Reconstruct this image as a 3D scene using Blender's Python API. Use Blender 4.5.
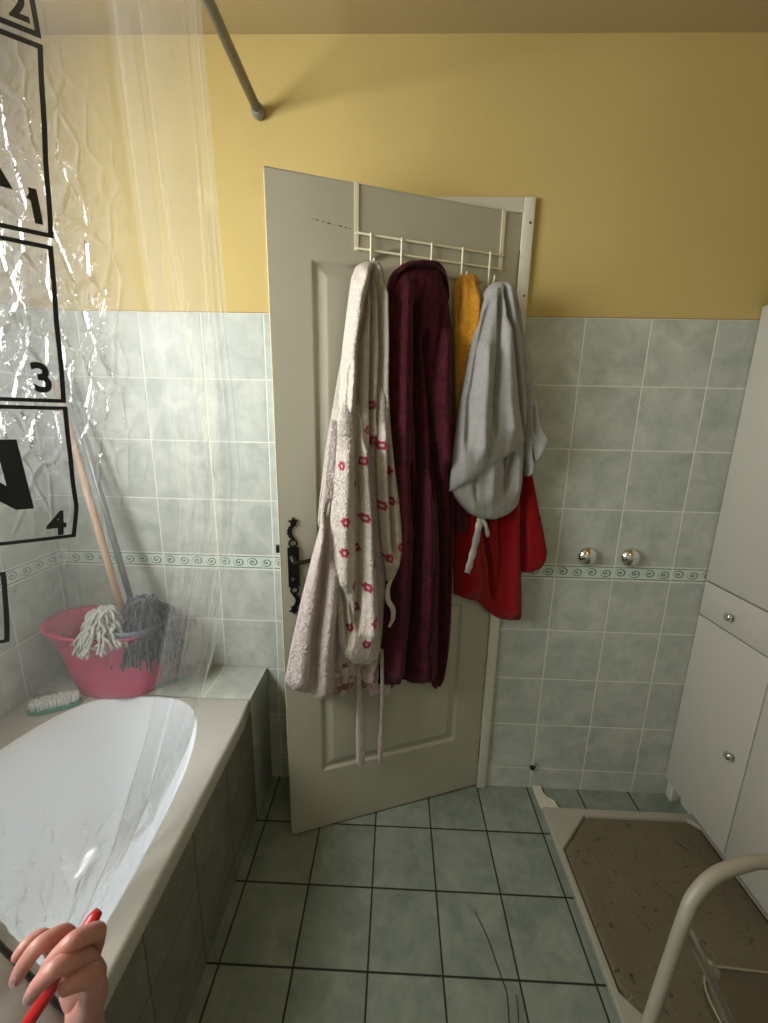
import bpy, bmesh, math, random
import numpy as np
from mathutils import Vector, Matrix

random.seed(7)
rng = np.random.default_rng(7)
for o in list(bpy.data.objects):
    bpy.data.objects.remove(o)
COL = bpy.context.scene.collection
SC = bpy.context.scene

# ------------------------------------------------------------------ camera
FPX = 407.2
CAM = np.array([0.0, -1.3697, 1.4281])
CM = np.array([[0.99942, 0.02683, 0.02047], [0, 0, 0], [0, 0, 0]], float)
def _rot(yaw, pitch, roll):
    cy, sy = math.cos(yaw), math.sin(yaw); cp, sp = math.cos(pitch), math.sin(pitch)
    f = np.array([sy*cp, cy*cp, -sp]); r = np.array([cy, -sy, 0]); u = np.cross(r, f)
    cr, sr = math.cos(roll), math.sin(roll)
    return np.array([cr*r + sr*u, -sr*r + cr*u, f])
CM = _rot(-0.0269, 0.2219, 0.0210)
cam = bpy.data.cameras.new('camera'); camo = bpy.data.objects.new('camera', cam); COL.objects.link(camo)
cam.sensor_fit = 'HORIZONTAL'; cam.sensor_width = 36.0; cam.lens = 36.0*FPX/768.0
cam.clip_start = 0.02
m = Matrix(((CM[0][0], CM[1][0], -CM[2][0], CAM[0]), (CM[0][1], CM[1][1], -CM[2][1], CAM[1]),
            (CM[0][2], CM[1][2], -CM[2][2], CAM[2]), (0, 0, 0, 1)))
camo.matrix_world = m
SC.camera = camo

# ------------------------------------------------------------------ light
SC.view_settings.view_transform = 'Standard'; SC.view_settings.look = 'None'
SC.view_settings.gamma = 1.0; SC.view_settings.use_curve_mapping = False
SC.view_settings.exposure = 0.0
wd = bpy.data.worlds.new('daylight'); SC.world = wd; wd.use_nodes = True
bg = wd.node_tree.nodes['Background']; bg.inputs[0].default_value = (0.75, 0.87, 1.0, 1); bg.inputs[1].default_value = 1.0
def area(name, loc, target, sx, sy, power, col, spread=180):
    L = bpy.data.lights.new(name, 'AREA'); L.shape = 'RECTANGLE'; L.size = sx; L.size_y = sy
    L.energy = power; L.color = col; L.spread = math.radians(spread)
    o = bpy.data.objects.new(name, L); COL.objects.link(o); o.location = loc
    o.rotation_euler = (Vector(target)-Vector(loc)).to_track_quat('-Z', 'Y').to_euler()
    return o
area('window_daylight', (-1.42, -1.00, 1.74), (0.0, -0.75, 1.0), 0.95, 0.88, 70, (0.98, 1.0, 1.0))
area('ceiling_fill_light', (0.35, -1.75, 2.36), (0.3, -1.2, 0), 0.30, 0.30, 1.5, (1.0, 0.90, 0.74))  # added weak warm fill under the ceiling, no fixture there

# ------------------------------------------------------------------ geometry from the survey of the room
def ray(x, y):
    return CM.T @ np.array([(x-384)/FPX, -(y-511.5)/FPX, 1.0])
def hit(x, y, ax, v):                       # pixel ray against an axis plane of the room
    d = ray(x, y); return CAM + d*((v-CAM[ax])/d[ax])
def at_depth(x, y, d):
    return Vector(CAM + ray(x, y)*d)
HINGE = np.array([0.360, -0.004, 0.0])
DU = np.array([-0.94662, -0.32235, 0.0]); DU /= np.linalg.norm(DU)
DN = np.array([-DU[1]*1.0, DU[0], 0.0])      # out of the door face, into the room
DANG = math.atan2(DU[1], DU[0])
def door_uz(x, y, n):
    """arrays of pixels -> (u, z) on the vertical plane n metres in front of the door face"""
    x = np.asarray(x, float); y = np.asarray(y, float)
    d = np.stack([(x-384)/FPX, -(y-511.5)/FPX, np.ones_like(x)], -1) @ CM
    t = ((HINGE - CAM) @ DN + n)/(d @ DN)
    p = CAM + d*t[..., None] - HINGE
    return p @ DU, p[..., 2]

# ------------------------------------------------------------------ object helpers
def tag(o, label=None, cat=None, group=None, kind=None):
    if label: o['label'] = label
    if cat: o['category'] = cat
    if group: o['group'] = group
    if kind: o['kind'] = kind
    return o
def empty(name, loc=(0, 0, 0), rz=0.0):
    o = bpy.data.objects.new(name, None); COL.objects.link(o); o.location = loc; o.rotation_euler = (0, 0, rz)
    o.empty_display_size = 0.05
    return o
def link(name, me, mat, parent=None, smooth=True):
    o = bpy.data.objects.new(name, me); COL.objects.link(o)
    if mat is not None:
        for mm in (mat if isinstance(mat, (list, tuple)) else [mat]): me.materials.append(mm)
    if smooth: me.polygons.foreach_set('use_smooth', [True]*len(me.polygons))
    if parent: o.parent = parent
    return o
def from_bm(name, bm, mat, parent=None, smooth=False, bevel=0.0, seg=2):
    if bevel: bmesh.ops.bevel(bm, geom=bm.edges[:], offset=bevel, segments=seg, affect='EDGES', profile=0.5)
    bmesh.ops.recalc_face_normals(bm, faces=bm.faces)
    me = bpy.data.meshes.new(name); bm.to_mesh(me); bm.free()
    return link(name, me, mat, parent, smooth)
def add_box(bm, x0, x1, y0, y1, z0, z1):
    v = [bm.verts.new(p) for p in ((x0,y0,z0),(x1,y0,z0),(x1,y1,z0),(x0,y1,z0),(x0,y0,z1),(x1,y0,z1),(x1,y1,z1),(x0,y1,z1))]
    for f in ((0,3,2,1),(4,5,6,7),(0,1,5,4),(1,2,6,5),(2,3,7,6),(3,0,4,7)): bm.faces.new([v[i] for i in f])
def box(name, b, mat, parent=None, bevel=0.0, seg=2):
    bm = bmesh.new(); add_box(bm, *b); return from_bm(name, bm, mat, parent, bool(bevel), bevel, seg)
def spline(pts, n):
    P = [np.array(p, float) for p in pts]; P = [2*P[0]-P[1]] + P + [2*P[-1]-P[-2]]
    out = []
    k = len(P)-3
    for i in range(k):
        a, b, c, d = P[i:i+4]
        for j in range(n):
            t = j/n
            out.append(0.5*((2*b)+(c-a)*t+(2*a-5*b+4*c-d)*t*t+(3*b-a-3*c+d)*t**3))
    out.append(P[-2]); return out
def add_tube(bm, pts, r, seg=12, flat=1.0, cap=True):
    pts = [Vector(p) for p in pts]; rings = []
    rr = r if isinstance(r, (list, tuple, np.ndarray)) else [r]*len(pts)
    t0 = (pts[1]-pts[0]).normalized(); ref = Vector((0, 0, 1)) if abs(t0.z) < 0.9 else Vector((0, 1, 0))
    nrm = (ref - t0*ref.dot(t0)).normalized()
    for i, p in enumerate(pts):
        t = (pts[min(i+1, len(pts)-1)]-pts[max(i-1, 0)]).normalized()
        nrm = (nrm - t*nrm.dot(t)).normalized(); b = t.cross(nrm)
        rings.append([bm.verts.new(p + (nrm*math.cos(a)*flat + b*math.sin(a))*float(rr[i])) for a in [2*math.pi*k/seg for k in range(seg)]])
    for a, b in zip(rings, rings[1:]):
        for k in range(seg): bm.faces.new((a[k], a[(k+1) % seg], b[(k+1) % seg], b[k]))
    if cap: bm.faces.new(rings[0][::-1]); bm.faces.new(rings[-1])
def tube(name, pts, r, mat, parent=None, seg=12, flat=1.0):
    bm = bmesh.new(); add_tube(bm, pts, r, seg, flat); return from_bm(name, bm, mat, parent, True)
def add_lathe(bm, prof, mtx=Matrix(), seg=32):
    rings = []
    for r, z in prof:
        if r < 1e-6: rings.append([bm.verts.new(mtx @ Vector((0, 0, z)))])
        else: rings.append([bm.verts.new(mtx @ Vector((r*math.cos(2*math.pi*k/seg), r*math.sin(2*math.pi*k/seg), z))) for k in range(seg)])
    for a, b in zip(rings, rings[1:]):
        for k in range(seg):
            q = [a[k % len(a)], a[(k+1) % len(a)], b[(k+1) % len(b)], b[k % len(b)]]
            f = []
            for v in q:
                if v not in f: f.append(v)
            if len(f) > 2: bm.faces.new(f)
def lathe(name, prof, mat, parent=None, mtx=Matrix(), seg=32):
    bm = bmesh.new(); add_lathe(bm, prof, mtx, seg); return from_bm(name, bm, mat, parent, True)
def grid_mesh(name, P, flip=False, closed_u=False):
    """P (rows, cols, 3) -> mesh"""
    nv, nu = P.shape[:2]
    idx = np.arange(nv*nu).reshape(nv, nu)
    if closed_u: idx = np.concatenate([idx, idx[:, :1]], 1)
    q = np.stack([idx[:-1, :-1], idx[:-1, 1:], idx[1:, 1:], idx[1:, :-1]], -1).reshape(-1, 4)
    if flip: q = q[:, ::-1]
    me = bpy.data.meshes.new(name)
    me.vertices.add(nv*nu); me.vertices.foreach_set('co', P.reshape(-1).astype(np.float32))
    me.loops.add(q.size); me.loops.foreach_set('vertex_index', q.reshape(-1).astype(np.int32))
    me.polygons.add(len(q)); me.polygons.foreach_set('loop_start', np.arange(0, q.size, 4, dtype=np.int32))
    me.update(calc_edges=True); me.validate()
    return me

# ------------------------------------------------------------------ materials
def srgb(r, g, b):
    f = lambda c: ((c/255+0.055)/1.055)**2.4 if c > 10 else c/255/12.92
    return (f(r), f(g), f(b), 1)
class NT:
    def __init__(s, name):
        s.m = bpy.data.materials.new(name); s.m.use_nodes = True; s.t = s.m.node_tree
        s.b = s.t.nodes['Principled BSDF']; s.out = s.t.nodes['Material Output']
    def n(s, typ, **kw):
        nd = s.t.nodes.new(typ)
        for k, v in kw.items(): setattr(nd, k, v)
        return nd
    def l(s, a, b): s.t.links.new(a, b)
    def _in(s, sock, v):
        if isinstance(v, (int, float)): sock.default_value = v
        elif isinstance(v, (tuple, list)): sock.default_value = v
        else: s.l(v, sock)
    def ma(s, op, a, b=None, c=None, clamp=False):
        nd = s.n('ShaderNodeMath', operation=op, use_clamp=clamp); s._in(nd.inputs[0], a)
        if b is not None: s._in(nd.inputs[1], b)
        if c is not None: s._in(nd.inputs[2], c)
        return nd.outputs[0]
    def mix(s, f, a, b, blend='MIX'):
        nd = s.n('ShaderNodeMix', data_type='RGBA', blend_type=blend); s._in(nd.inputs[0], f); s._in(nd.inputs[6], a); s._in(nd.inputs[7], b)
        return nd.outputs[2]
    def noise(s, scale, detail=3, rough=0.5, vec=None, dist=0.0):
        nd = s.n('ShaderNodeTexNoise'); nd.inputs['Scale'].default_value = scale; nd.inputs['Detail'].default_value = detail
        nd.inputs['Roughness'].default_value = rough; nd.inputs['Distortion'].default_value = dist
        s.l(vec if vec is not None else s.obj(), nd.inputs['Vector']); return nd.outputs[0]
    def obj(s):
        if not hasattr(s, '_o'): s._o = s.n('ShaderNodeTexCoord').outputs['Object']
        return s._o
    def ramp(s, f, stops):
        nd = s.n('ShaderNodeValToRGB'); e = nd.color_ramp.elements
        while len(e) < len(stops): e.new(0.5)
        for el, (p, c) in zip(e, stops): el.position = p; el.color = c
        s.l(f, nd.inputs[0]); return nd.outputs[0]
    def bump(s, h, strength=0.3, dist=0.002, normal=None):
        nd = s.n('ShaderNodeBump'); nd.inputs['Strength'].default_value = strength; nd.inputs['Distance'].default_value = dist
        s.l(h, nd.inputs['Height'])
        if normal is not None: s.l(normal, nd.inputs['Normal'])
        return nd.outputs[0]
    def set(s, **kw):
        names = {'color': 'Base Color', 'rough': 'Roughness', 'metal': 'Metallic', 'normal': 'Normal', 'sheen': 'Sheen Weight',
                 'coat': 'Coat Weight', 'spec': 'Specular IOR Level', 'alpha': 'Alpha', 'sheenr': 'Sheen Roughness', 'trans': 'Transmission Weight', 'sss': 'Subsurface Weight'}
        for k, v in kw.items(): s._in(s.b.inputs[names[k]], v)
        return s.m

def plain(name, c, rough=0.5, metal=0.0, nscale=30, var=0.06, bump=0.0, bscale=200, **kw):
    t = NT(name)
    n = t.noise(nscale, 4)
    dark = tuple(x*(1-var) for x in c[:3])+(1,); lite = tuple(min(1, x*(1+var)) for x in c[:3])+(1,)
    t.set(color=t.mix(n, dark, lite), rough=rough, metal=metal, **kw)
    if bump: t.set(normal=t.bump(t.noise(bscale, 3), bump, 0.001))
    return t.m

def plaster():
    t = NT('yellow_plaster')
    pos = t.n('ShaderNodeNewGeometry').outputs['Position']
    n = t.noise(2.2, 5, 0.6, pos); n2 = t.noise(160, 3, 0.6, pos); n3 = t.noise(14, 5, 0.65, pos)
    c = t.mix(n, srgb(214, 190, 112), srgb(226, 202, 124))
    # old water stains / scuffs near the rod end
    c = t.mix(t.ma('MULTIPLY', t.ma('SUBTRACT', n3, 0.62, clamp=True), 0.9), c, srgb(176, 150, 88))
    t.set(color=c, rough=0.85, spec=0.2, normal=t.bump(n2, 0.35, 0.002)); return t.m

def tiled(name, axis, off, base1, base2, grout, tile_top=None, frieze=True, gw=0.0023, plaster_mat=False, tile=0.2, off2=0.0, gl=0.45):
    """tiles on a wall whose horizontal axis is 'axis' (0 x, 1 y); axis 2 = floor (x, y)"""
    t = NT(name)
    pos = t.n('ShaderNodeNewGeometry').outputs['Position']
    sep = t.n('ShaderNodeSeparateXYZ'); t.l(pos, sep.inputs[0])
    X, Y, Z = sep.outputs
    if axis == 2: h, v = X, Y
    else: h, v = (X if axis == 0 else Y), Z
    hh = t.ma('DIVIDE', t.ma('SUBTRACT', h, off), tile)
    if axis == 2: vv = t.ma('DIVIDE', t.ma('SUBTRACT', v, off2), tile)
    elif frieze:
        up = t.ma('GREATER_THAN', v, 0.92)
        base = t.ma('ADD', t.ma('MULTIPLY', up, 0.946-0.0933), 0.0933)
        vv = t.ma('DIVIDE', t.ma('SUBTRACT', v, base), tile)
    else: vv = t.ma('DIVIDE', t.ma('SUBTRACT', v, off2), tile)
    def edge(q):
        fr = t.ma('FRACT', t.ma('ADD', q, 100.0)); return t.ma('MULTIPLY', t.ma('MINIMUM', fr, t.ma('SUBTRACT', 1.0, fr)), tile)
    e = t.ma('MINIMUM', edge(hh), edge(vv))
    g = t.ma('SUBTRACT', 1.0, t.ma('MULTIPLY', t.ma('SUBTRACT', e, gw*0.6), 1.0/(gw*0.8), clamp=True))   # 1 in grout
    comb = t.n('ShaderNodeCombineXYZ'); t.l(t.ma('FLOOR', hh), comb.inputs[0]); t.l(t.ma('FLOOR', vv), comb.inputs[1])
    wn = t.n('ShaderNodeTexWhiteNoise', noise_dimensions='3D'); t.l(comb.outputs[0], wn.inputs[0])
    sh = t.n('ShaderNodeVectorMath', operation='ADD'); t.l(pos, sh.inputs[0])
    sc = t.n('ShaderNodeVectorMath', operation='SCALE'); t.l(wn.outputs[1], sc.inputs[0]); sc.inputs['Scale'].default_value = 3.0
    t.l(sc.outputs[0], sh.inputs[1])
    n1 = t.noise(11, 5, 0.62, sh.outputs[0], 0.6); n2 = t.noise(45, 4, 0.6, sh.outputs[0])
    f = t.ma('ADD', t.ma('MULTIPLY', n1, 0.8), t.ma('MULTIPLY', n2, 0.2))
    f = t.ma('MULTIPLY', t.ma('SUBTRACT', f, 0.32), 2.4, clamp=True)
    c = t.mix(f, base1, base2)
    c = t.mix(t.ma('MULTIPLY', wn.outputs[0], 0.12), c, tuple(x*0.75 for x in base1[:3])+(1,))
    height = t.ma('SUBTRACT', 1.0, g)
    if frieze:
        # listello: two fine lines and rows of scrolls
        u = t.ma('DIVIDE', t.ma('SUBTRACT', h, off), 0.05)
        cell = t.ma('FLOOR', u); fu = t.ma('SUBTRACT', t.ma('FRACT', t.ma('ADD', u, 100.0)), 0.5)
        flip = t.ma('SUBTRACT', t.ma('MULTIPLY', t.ma('MODULO', t.ma('ADD', cell, 200.0), 2.0), 2.0), 1.0)
        fv = t.ma('MULTIPLY', t.ma('DIVIDE', t.ma('SUBTRACT', v, 0.9197), 0.05), flip)
        r = t.ma('SQRT', t.ma('ADD', t.ma('MULTIPLY', fu, fu), t.ma('MULTIPLY', t.ma('MULTIPLY', fv, fv), 1.6)))
        th = t.ma('ARCTAN2', fv, fu)
        sp = t.ma('SINE', t.ma('ADD', th, t.ma('MULTIPLY', r, 26.0)))
        scroll = t.ma('MULTIPLY', t.ma('GREATER_THAN', sp, 0.35), t.ma('LESS_THAN', r, 0.40))
        bud = t.ma('LESS_THAN', r, 0.07)
        scroll = t.ma('MAXIMUM', scroll, bud)
        av = t.ma('ABSOLUTE', t.ma('SUBTRACT', v, 0.9197))
        band = t.ma('MULTIPLY', t.ma('GREATER_THAN', av, 0.0195), t.ma('LESS_THAN', av, 0.0225))
        ink = t.ma('MAXIMUM', t.ma('MULTIPLY', scroll, t.ma('LESS_THAN', av, 0.0175)), band)
        infr = t.ma('LESS_THAN', av, 0.0262)
        e2 = t.ma('ABSOLUTE', t.ma('SUBTRACT', av, 0.0262))
        fc = t.mix(ink, srgb(196, 206, 194), srgb(96, 112, 100))
        # grout lines: outside the frieze use g, inside only the vertical joints
        gv = t.ma('SUBTRACT', 1.0, t.ma('MULTIPLY', t.ma('SUBTRACT', edge(hh), gw*0.6), 1.0/(gw*0.8), clamp=True))
        gf = t.ma('MAXIMUM', gv, t.ma('LESS_THAN', e2, gw))
        g = t.ma('ADD', t.ma('MULTIPLY', infr, gf), t.ma('MULTIPLY', t.ma('SUBTRACT', 1.0, infr), t.ma('MAXIMUM', g, t.ma('LESS_THAN', e2, gw))))
        c = t.mix(infr, c, fc)
        height = t.ma('SUBTRACT', 1.0, g)
    c = t.mix(g, c, grout)
    rough = t.ma('ADD', gl, t.ma('MULTIPLY', g, 0.5))
    bumph = t.ma('ADD', height, t.ma('MULTIPLY', n2, 0.05))
    if tile_top is not None:
        p = t.ma('GREATER_THAN', Z, tile_top)
        n = t.noise(2.2, 5, 0.6, pos); n3 = t.noise(160, 3, 0.6, pos)
        pc = t.mix(n, srgb(182, 160, 100), srgb(197, 175, 112))
        c = t.mix(p, c, pc)
        line = t.ma('LESS_THAN', t.ma('ABSOLUTE', t.ma('SUBTRACT', Z, tile_top+0.001)), 0.0016)
        c = t.mix(t.ma('MULTIPLY', line, 0.6), c, srgb(120, 92, 60))
        rough = t.ma('MAXIMUM', rough, t.ma('MULTIPLY', p, 0.85))
        bumph = t.ma('ADD', t.ma('MULTIPLY', bumph, t.ma('SUBTRACT', 1.0, p)), t.ma('MULTIPLY', p, t.ma('ADD', 1.4, t.ma('MULTIPLY', n3, 0.5))))
    t.set(color=c, rough=rough, normal=t.bump(bumph, 0.6, 0.0015), spec=0.32)
    return t.m

G1, G2, GR = srgb(158, 164, 155), srgb(201, 203, 193), srgb(214, 214, 202)
M = {}
M['tile_back'] = tiled('wall_tile_back', 0, 0.5708, G1, G2, GR, tile_top=1.746)
M['tile_side'] = tiled('wall_tile_side', 1, -0.02, G1, G2, GR, tile_top=1.746)
M['tile_ledge'] = tiled('ledge_tile', 2, -0.43, G1, G2, GR, frieze=False, off2=-0.2)
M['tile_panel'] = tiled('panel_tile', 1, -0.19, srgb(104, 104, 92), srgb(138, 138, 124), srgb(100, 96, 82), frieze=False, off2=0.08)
M['floor'] = tiled('floor_tile', 2, -0.4372, srgb(106, 116, 104), srgb(146, 152, 138), srgb(34, 33, 26), frieze=False, gw=0.0025, tile=0.1993, off2=-0.188, gl=0.34)
M['plaster'] = plaster()
M['ceil'] = plain('ceiling_paint', srgb(172, 152, 106), 0.9, nscale=3, bump=0.2)
M['door'] = plain('door_paint', srgb(172, 167, 149), 0.42, nscale=7, var=0.05, bump=0.06, bscale=60)
M['frame'] = plain('frame_paint', srgb(204, 201, 184), 0.45, nscale=12, var=0.07, bump=0.1, bscale=60)
M['edge_wood'] = plain('door_edge_paint', srgb(206, 192, 158), 0.6, nscale=30, var=0.15)
M['iron'] = plain('blackened_iron', srgb(28, 25, 23), 0.4, 0.55, nscale=80, var=0.3)
M['brass'] = plain('dull_brass', srgb(120, 100, 66), 0.4, 0.8)
M['rack'] = plain('cream_enamel', srgb(222, 214, 188), 0.38)
M['rod'] = plain('grey_rod', srgb(126, 126, 122), 0.35, 0.2)
M['tub'] = plain('tub_enamel', srgb(240, 244, 250), 0.16, nscale=4, var=0.02, coat=0.3)
M['tub_rim'] = plain('grey_tub_rim', srgb(180, 176, 167), 0.3, nscale=5, var=0.06)  # rim a greyer tone than the basin
M['tray'] = plain('tray_ceramic', srgb(160, 154, 138), 0.35, nscale=9, var=0.08)
M['mortar'] = plain('mortar', srgb(196, 190, 172), 0.9, nscale=60, var=0.2, bump=0.8, bscale=90)
M['cab'] = plain('cabinet_laminate', srgb(188, 183, 170), 0.42, nscale=90, var=0.03)
M['cab_gap_shade'] = plain('cabinet_gap_shade', srgb(96, 90, 80), 0.6)  # dark tone standing in for shade in the cabinet gaps
M['chrome'] = plain('chrome', (0.72, 0.70, 0.66, 1), 0.12, 1.0, nscale=50, var=0.04)
M['black'] = plain('black_plastic', srgb(24, 20, 18), 0.35)
M['white_tube'] = plain('white_tube_paint', srgb(126, 119, 104), 0.5, nscale=14, var=0.05)
M['brown_seat'] = plain('brown_seat_vinyl', srgb(72, 62, 42), 0.5, nscale=20, var=0.15, bump=0.2)
M['piping'] = plain('seat_piping', srgb(128, 118, 92), 0.5)
M['hall'] = plain('hall_paint', srgb(120, 112, 96), 0.9)
M['wood'] = plain('wooden_handle', srgb(196, 160, 132), 0.6, nscale=25, var=0.12)
M['grey_handle'] = plain('grey_metal_handle', srgb(120, 126, 126), 0.35, 0.4)
M['green'] = plain('green_plastic', srgb(24, 120, 84), 0.4)
M['bristle'] = plain('white_bristle', srgb(232, 234, 232), 0.6)
M['red'] = plain('red_plastic', srgb(170, 16, 18), 0.35)
M['ink'] = plain('black_print', srgb(16, 15, 15), 0.3)
M['crack'] = plain('dark_hair', srgb(26, 24, 20), 0.7)

def mat_mat():
    t = NT('brown_bath_mat')
    a = t.noise(7, 4, 0.6); b = t.noise(150, 4, 0.7); d = t.noise(38, 3, 0.7)
    c = t.mix(a, srgb(104, 94, 74), srgb(134, 122, 98))
    c = t.mix(t.ma('MULTIPLY', t.ma('SUBTRACT', d, 0.60, clamp=True), 6.0, clamp=True), c, srgb(52, 42, 32))
    c = t.mix(t.ma('MULTIPLY', b, 0.35), c, srgb(62, 54, 42))
    t.set(color=c, rough=0.95, spec=0.1, normal=t.bump(b, 0.9, 0.004)); return t.m
M['mat'] = mat_mat()

def fabric(name, c1, c2, bscale=420, bstr=0.8, bdist=0.004, sheen=0.4, rough=0.95, attr=False, nscale=60, weave=False, lowvar=0.0):
    t = NT(name)
    big = t.noise(nscale, 5, 0.65); fine = t.noise(bscale, 3, 0.7)
    fa = t.ma('ADD', t.ma('MULTIPLY', big, 0.45), t.ma('MULTIPLY', fine, 0.55)); c = t.mix(t.ma('ADD', t.ma('MULTIPLY', t.ma('SUBTRACT', fa, 0.5), 2.6), 0.5, clamp=True), c1, c2)
    if weave:
        mp = t.n('ShaderNodeMapping'); t.l(t.obj(), mp.inputs[0]); mp.inputs['Scale'].default_value = (1, 1, 5.0); mp.inputs['Rotation'].default_value = (0, 1.1, 0)
        st = t.noise(170, 4, 0.7, mp.outputs[0]); c = t.mix(t.ma('MULTIPLY', t.ma('SUBTRACT', st, 0.40, clamp=True), 1.6), c, tuple(x*0.62 for x in c1[:3])+(1,))
    if attr:
        at = t.n('ShaderNodeAttribute'); at.attribute_name = 'print'
        c = t.mix(t.ma('SUBTRACT', 1.0, at.outputs['Alpha']), at.outputs['Color'], c) if False else t.mix(at.outputs['Fac'], c, srgb(176, 34, 72))
    t.set(color=c, rough=rough, spec=0.15, sheen=sheen, sheenr=0.5, normal=t.bump(fine, bstr, bdist)); return t.m
M['terry'] = fabric('cream_terry', srgb(196, 182, 170), srgb(240, 230, 218), attr=True, bscale=210, bstr=0.8, bdist=0.009, sheen=0.2)
M['terry_pink'] = fabric('cream_terry_inside', srgb(186, 168, 162), srgb(234, 218, 212), bscale=210, bstr=0.8, bdist=0.009, sheen=0.2)
M['terry_grey'] = fabric('cream_terry_back', srgb(176, 166, 150), srgb(206, 196, 180), bscale=330)
M['burg'] = fabric('burgundy_velour', srgb(26, 4, 10), srgb(98, 38, 52), bscale=200, nscale=38, sheen=0.06, bstr=0.6)
M['mustard'] = fabric('mustard_fleece', srgb(196, 130, 20), srgb(238, 172, 44), bscale=260, bstr=1.0)
M['grey'] = fabric('grey_jersey', srgb(146, 144, 142), srgb(180, 178, 175), bscale=500, bstr=0.3, sheen=0.05, weave=True)
M['redf'] = fabric('red_fleece', srgb(112, 3, 8), srgb(158, 8, 14), bscale=260, sheen=0.15)
M['satin'] = plain('grey_satin', srgb(196, 194, 192), 0.28, 0.35)
M['yarn'] = fabric('white_yarn', srgb(150, 148, 142), srgb(204, 202, 196), bscale=300)
M['dyarn'] = fabric('dark_grey_yarn', srgb(18, 22, 30), srgb(48, 54, 64), bscale=200)
M['sleeve'] = fabric('grey_sleeve', srgb(164, 160, 158), srgb(186, 182, 180), bscale=500, bstr=0.2)
M['dark_trim'] = fabric('black_trim', srgb(22, 20, 20), srgb(40, 36, 34), bscale=300)

def floral():
    t = NT('maroon_floral_cloth')
    v = t.n('ShaderNodeTexVoronoi'); v.inputs['Scale'].default_value = 42; t.l(t.obj(), v.inputs['Vector'])
    n = t.noise(60, 4)
    c = t.ramp(v.outputs['Color'], [(0.0, srgb(120, 20, 52)), (0.32, srgb(208, 196, 190)), (0.5, srgb(92, 16, 40)), (0.66, srgb(216, 204, 198)), (0.86, srgb(130, 116, 70))])
    t.l(v.outputs['Color'], t.n('ShaderNodeSeparateColor').inputs[0])
    c = t.mix(t.ma('MULTIPLY', n, 0.3), c, srgb(150, 60, 84))
    t.set(color=c, rough=0.95, sheen=0.3, normal=t.bump(n, 0.6, 0.003)); return t.m
M['floral'] = floral()

def pink_plastic():
    t = NT('magenta_plastic')
    n = t.noise(8, 4)
    t.set(color=t.mix(n, srgb(176, 12, 76), srgb(196, 26, 92)), rough=0.35, sss=0.0); return t.m
M['pink'] = pink_plastic()

def skin():
    t = NT('skin')
    n = t.noise(60, 4); n2 = t.noise(400, 3)
    t.set(color=t.mix(n, srgb(164, 106, 94), srgb(198, 142, 130)), rough=0.42, sss=0.12, normal=t.bump(t.noise(260, 5, 0.7), 0.35, 0.0015))
    t.b.inputs['Subsurface Radius'].default_value = (0.01, 0.004, 0.002)
    return t.m
M['skin'] = skin()
M['nail'] = plain('nail', srgb(222, 170, 166), 0.08, coat=1.0)

def clear_film():
    t = NT('clear_vinyl')
    fine = t.noise(26, 5, 0.65, None, 0.8); creases = t.noise(7, 3, 0.5, None, 1.5)
    v = t.n('ShaderNodeTexVoronoi', feature='DISTANCE_TO_EDGE'); v.inputs['Scale'].default_value = 34; v.inputs['Randomness'].default_value = 1.0
    mp = t.n('ShaderNodeMapping'); t.l(t.obj(), mp.inputs[0]); mp.inputs['Scale'].default_value = (1, 1.0, 0.45); t.l(mp.outputs[0], v.inputs['Vector'])
    at = t.n('ShaderNodeAttribute'); at.attribute_name = 'crinkle'
    w = at.outputs['Fac']
    h = t.ma('ADD', t.ma('MULTIPLY', t.ma('ABSOLUTE', t.ma('SUBTRACT', creases, 0.5)), 0.35), t.ma('MULTIPLY', w, t.ma('ADD', t.ma('MULTIPLY', fine, 1.2), t.ma('MULTIPLY', t.ma('MINIMUM', v.outputs[0], 0.12), 2.4))))
    nb = t.bump(h, 1.0, 0.012)
    tr = t.n('ShaderNodeBsdfTransparent'); tr.inputs[0].default_value = (0.975, 0.98, 0.975, 1)
    df = t.n('ShaderNodeBsdfTranslucent'); df.inputs[0].default_value = (0.9, 0.93, 0.95, 1); t.l(nb, df.inputs['Normal'])
    dd = t.n('ShaderNodeBsdfDiffuse'); dd.inputs[0].default_value = (0.9, 0.92, 0.93, 1); t.l(nb, dd.inputs['Normal'])
    gl = t.n('ShaderNodeBsdfGlossy'); gl.inputs['Roughness'].default_value = 0.08; gl.inputs[0].default_value = (1, 1, 1, 1); t.l(nb, gl.inputs['Normal'])
    m0 = t.n('ShaderNodeMixShader'); m0.inputs[0].default_value = 0.5; t.l(df.outputs[0], m0.inputs[1]); t.l(dd.outputs[0], m0.inputs[2])
    m1 = t.n('ShaderNodeMixShader'); t.l(t.ma('ADD', 0.10, t.ma('MULTIPLY', w, 0.16)), m1.inputs[0]); t.l(tr.outputs[0], m1.inputs[1]); t.l(m0.outputs[0], m1.inputs[2])
    fr = t.n('ShaderNodeFresnel'); fr.inputs['IOR'].default_value = 1.45; t.l(nb, fr.inputs['Normal'])
    m2 = t.n('ShaderNodeMixShader'); t.l(t.ma('MULTIPLY', fr.outputs[0], t.ma('ADD', 0.13, t.ma('MULTIPLY', w, 0.65)), clamp=True), m2.inputs[0]); t.l(m1.outputs[0], m2.inputs[1]); t.l(gl.outputs[0], m2.inputs[2])
    t.l(m2.outputs[0], t.out.inputs['Surface']); return t.m
M['film'] = clear_film()

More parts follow.
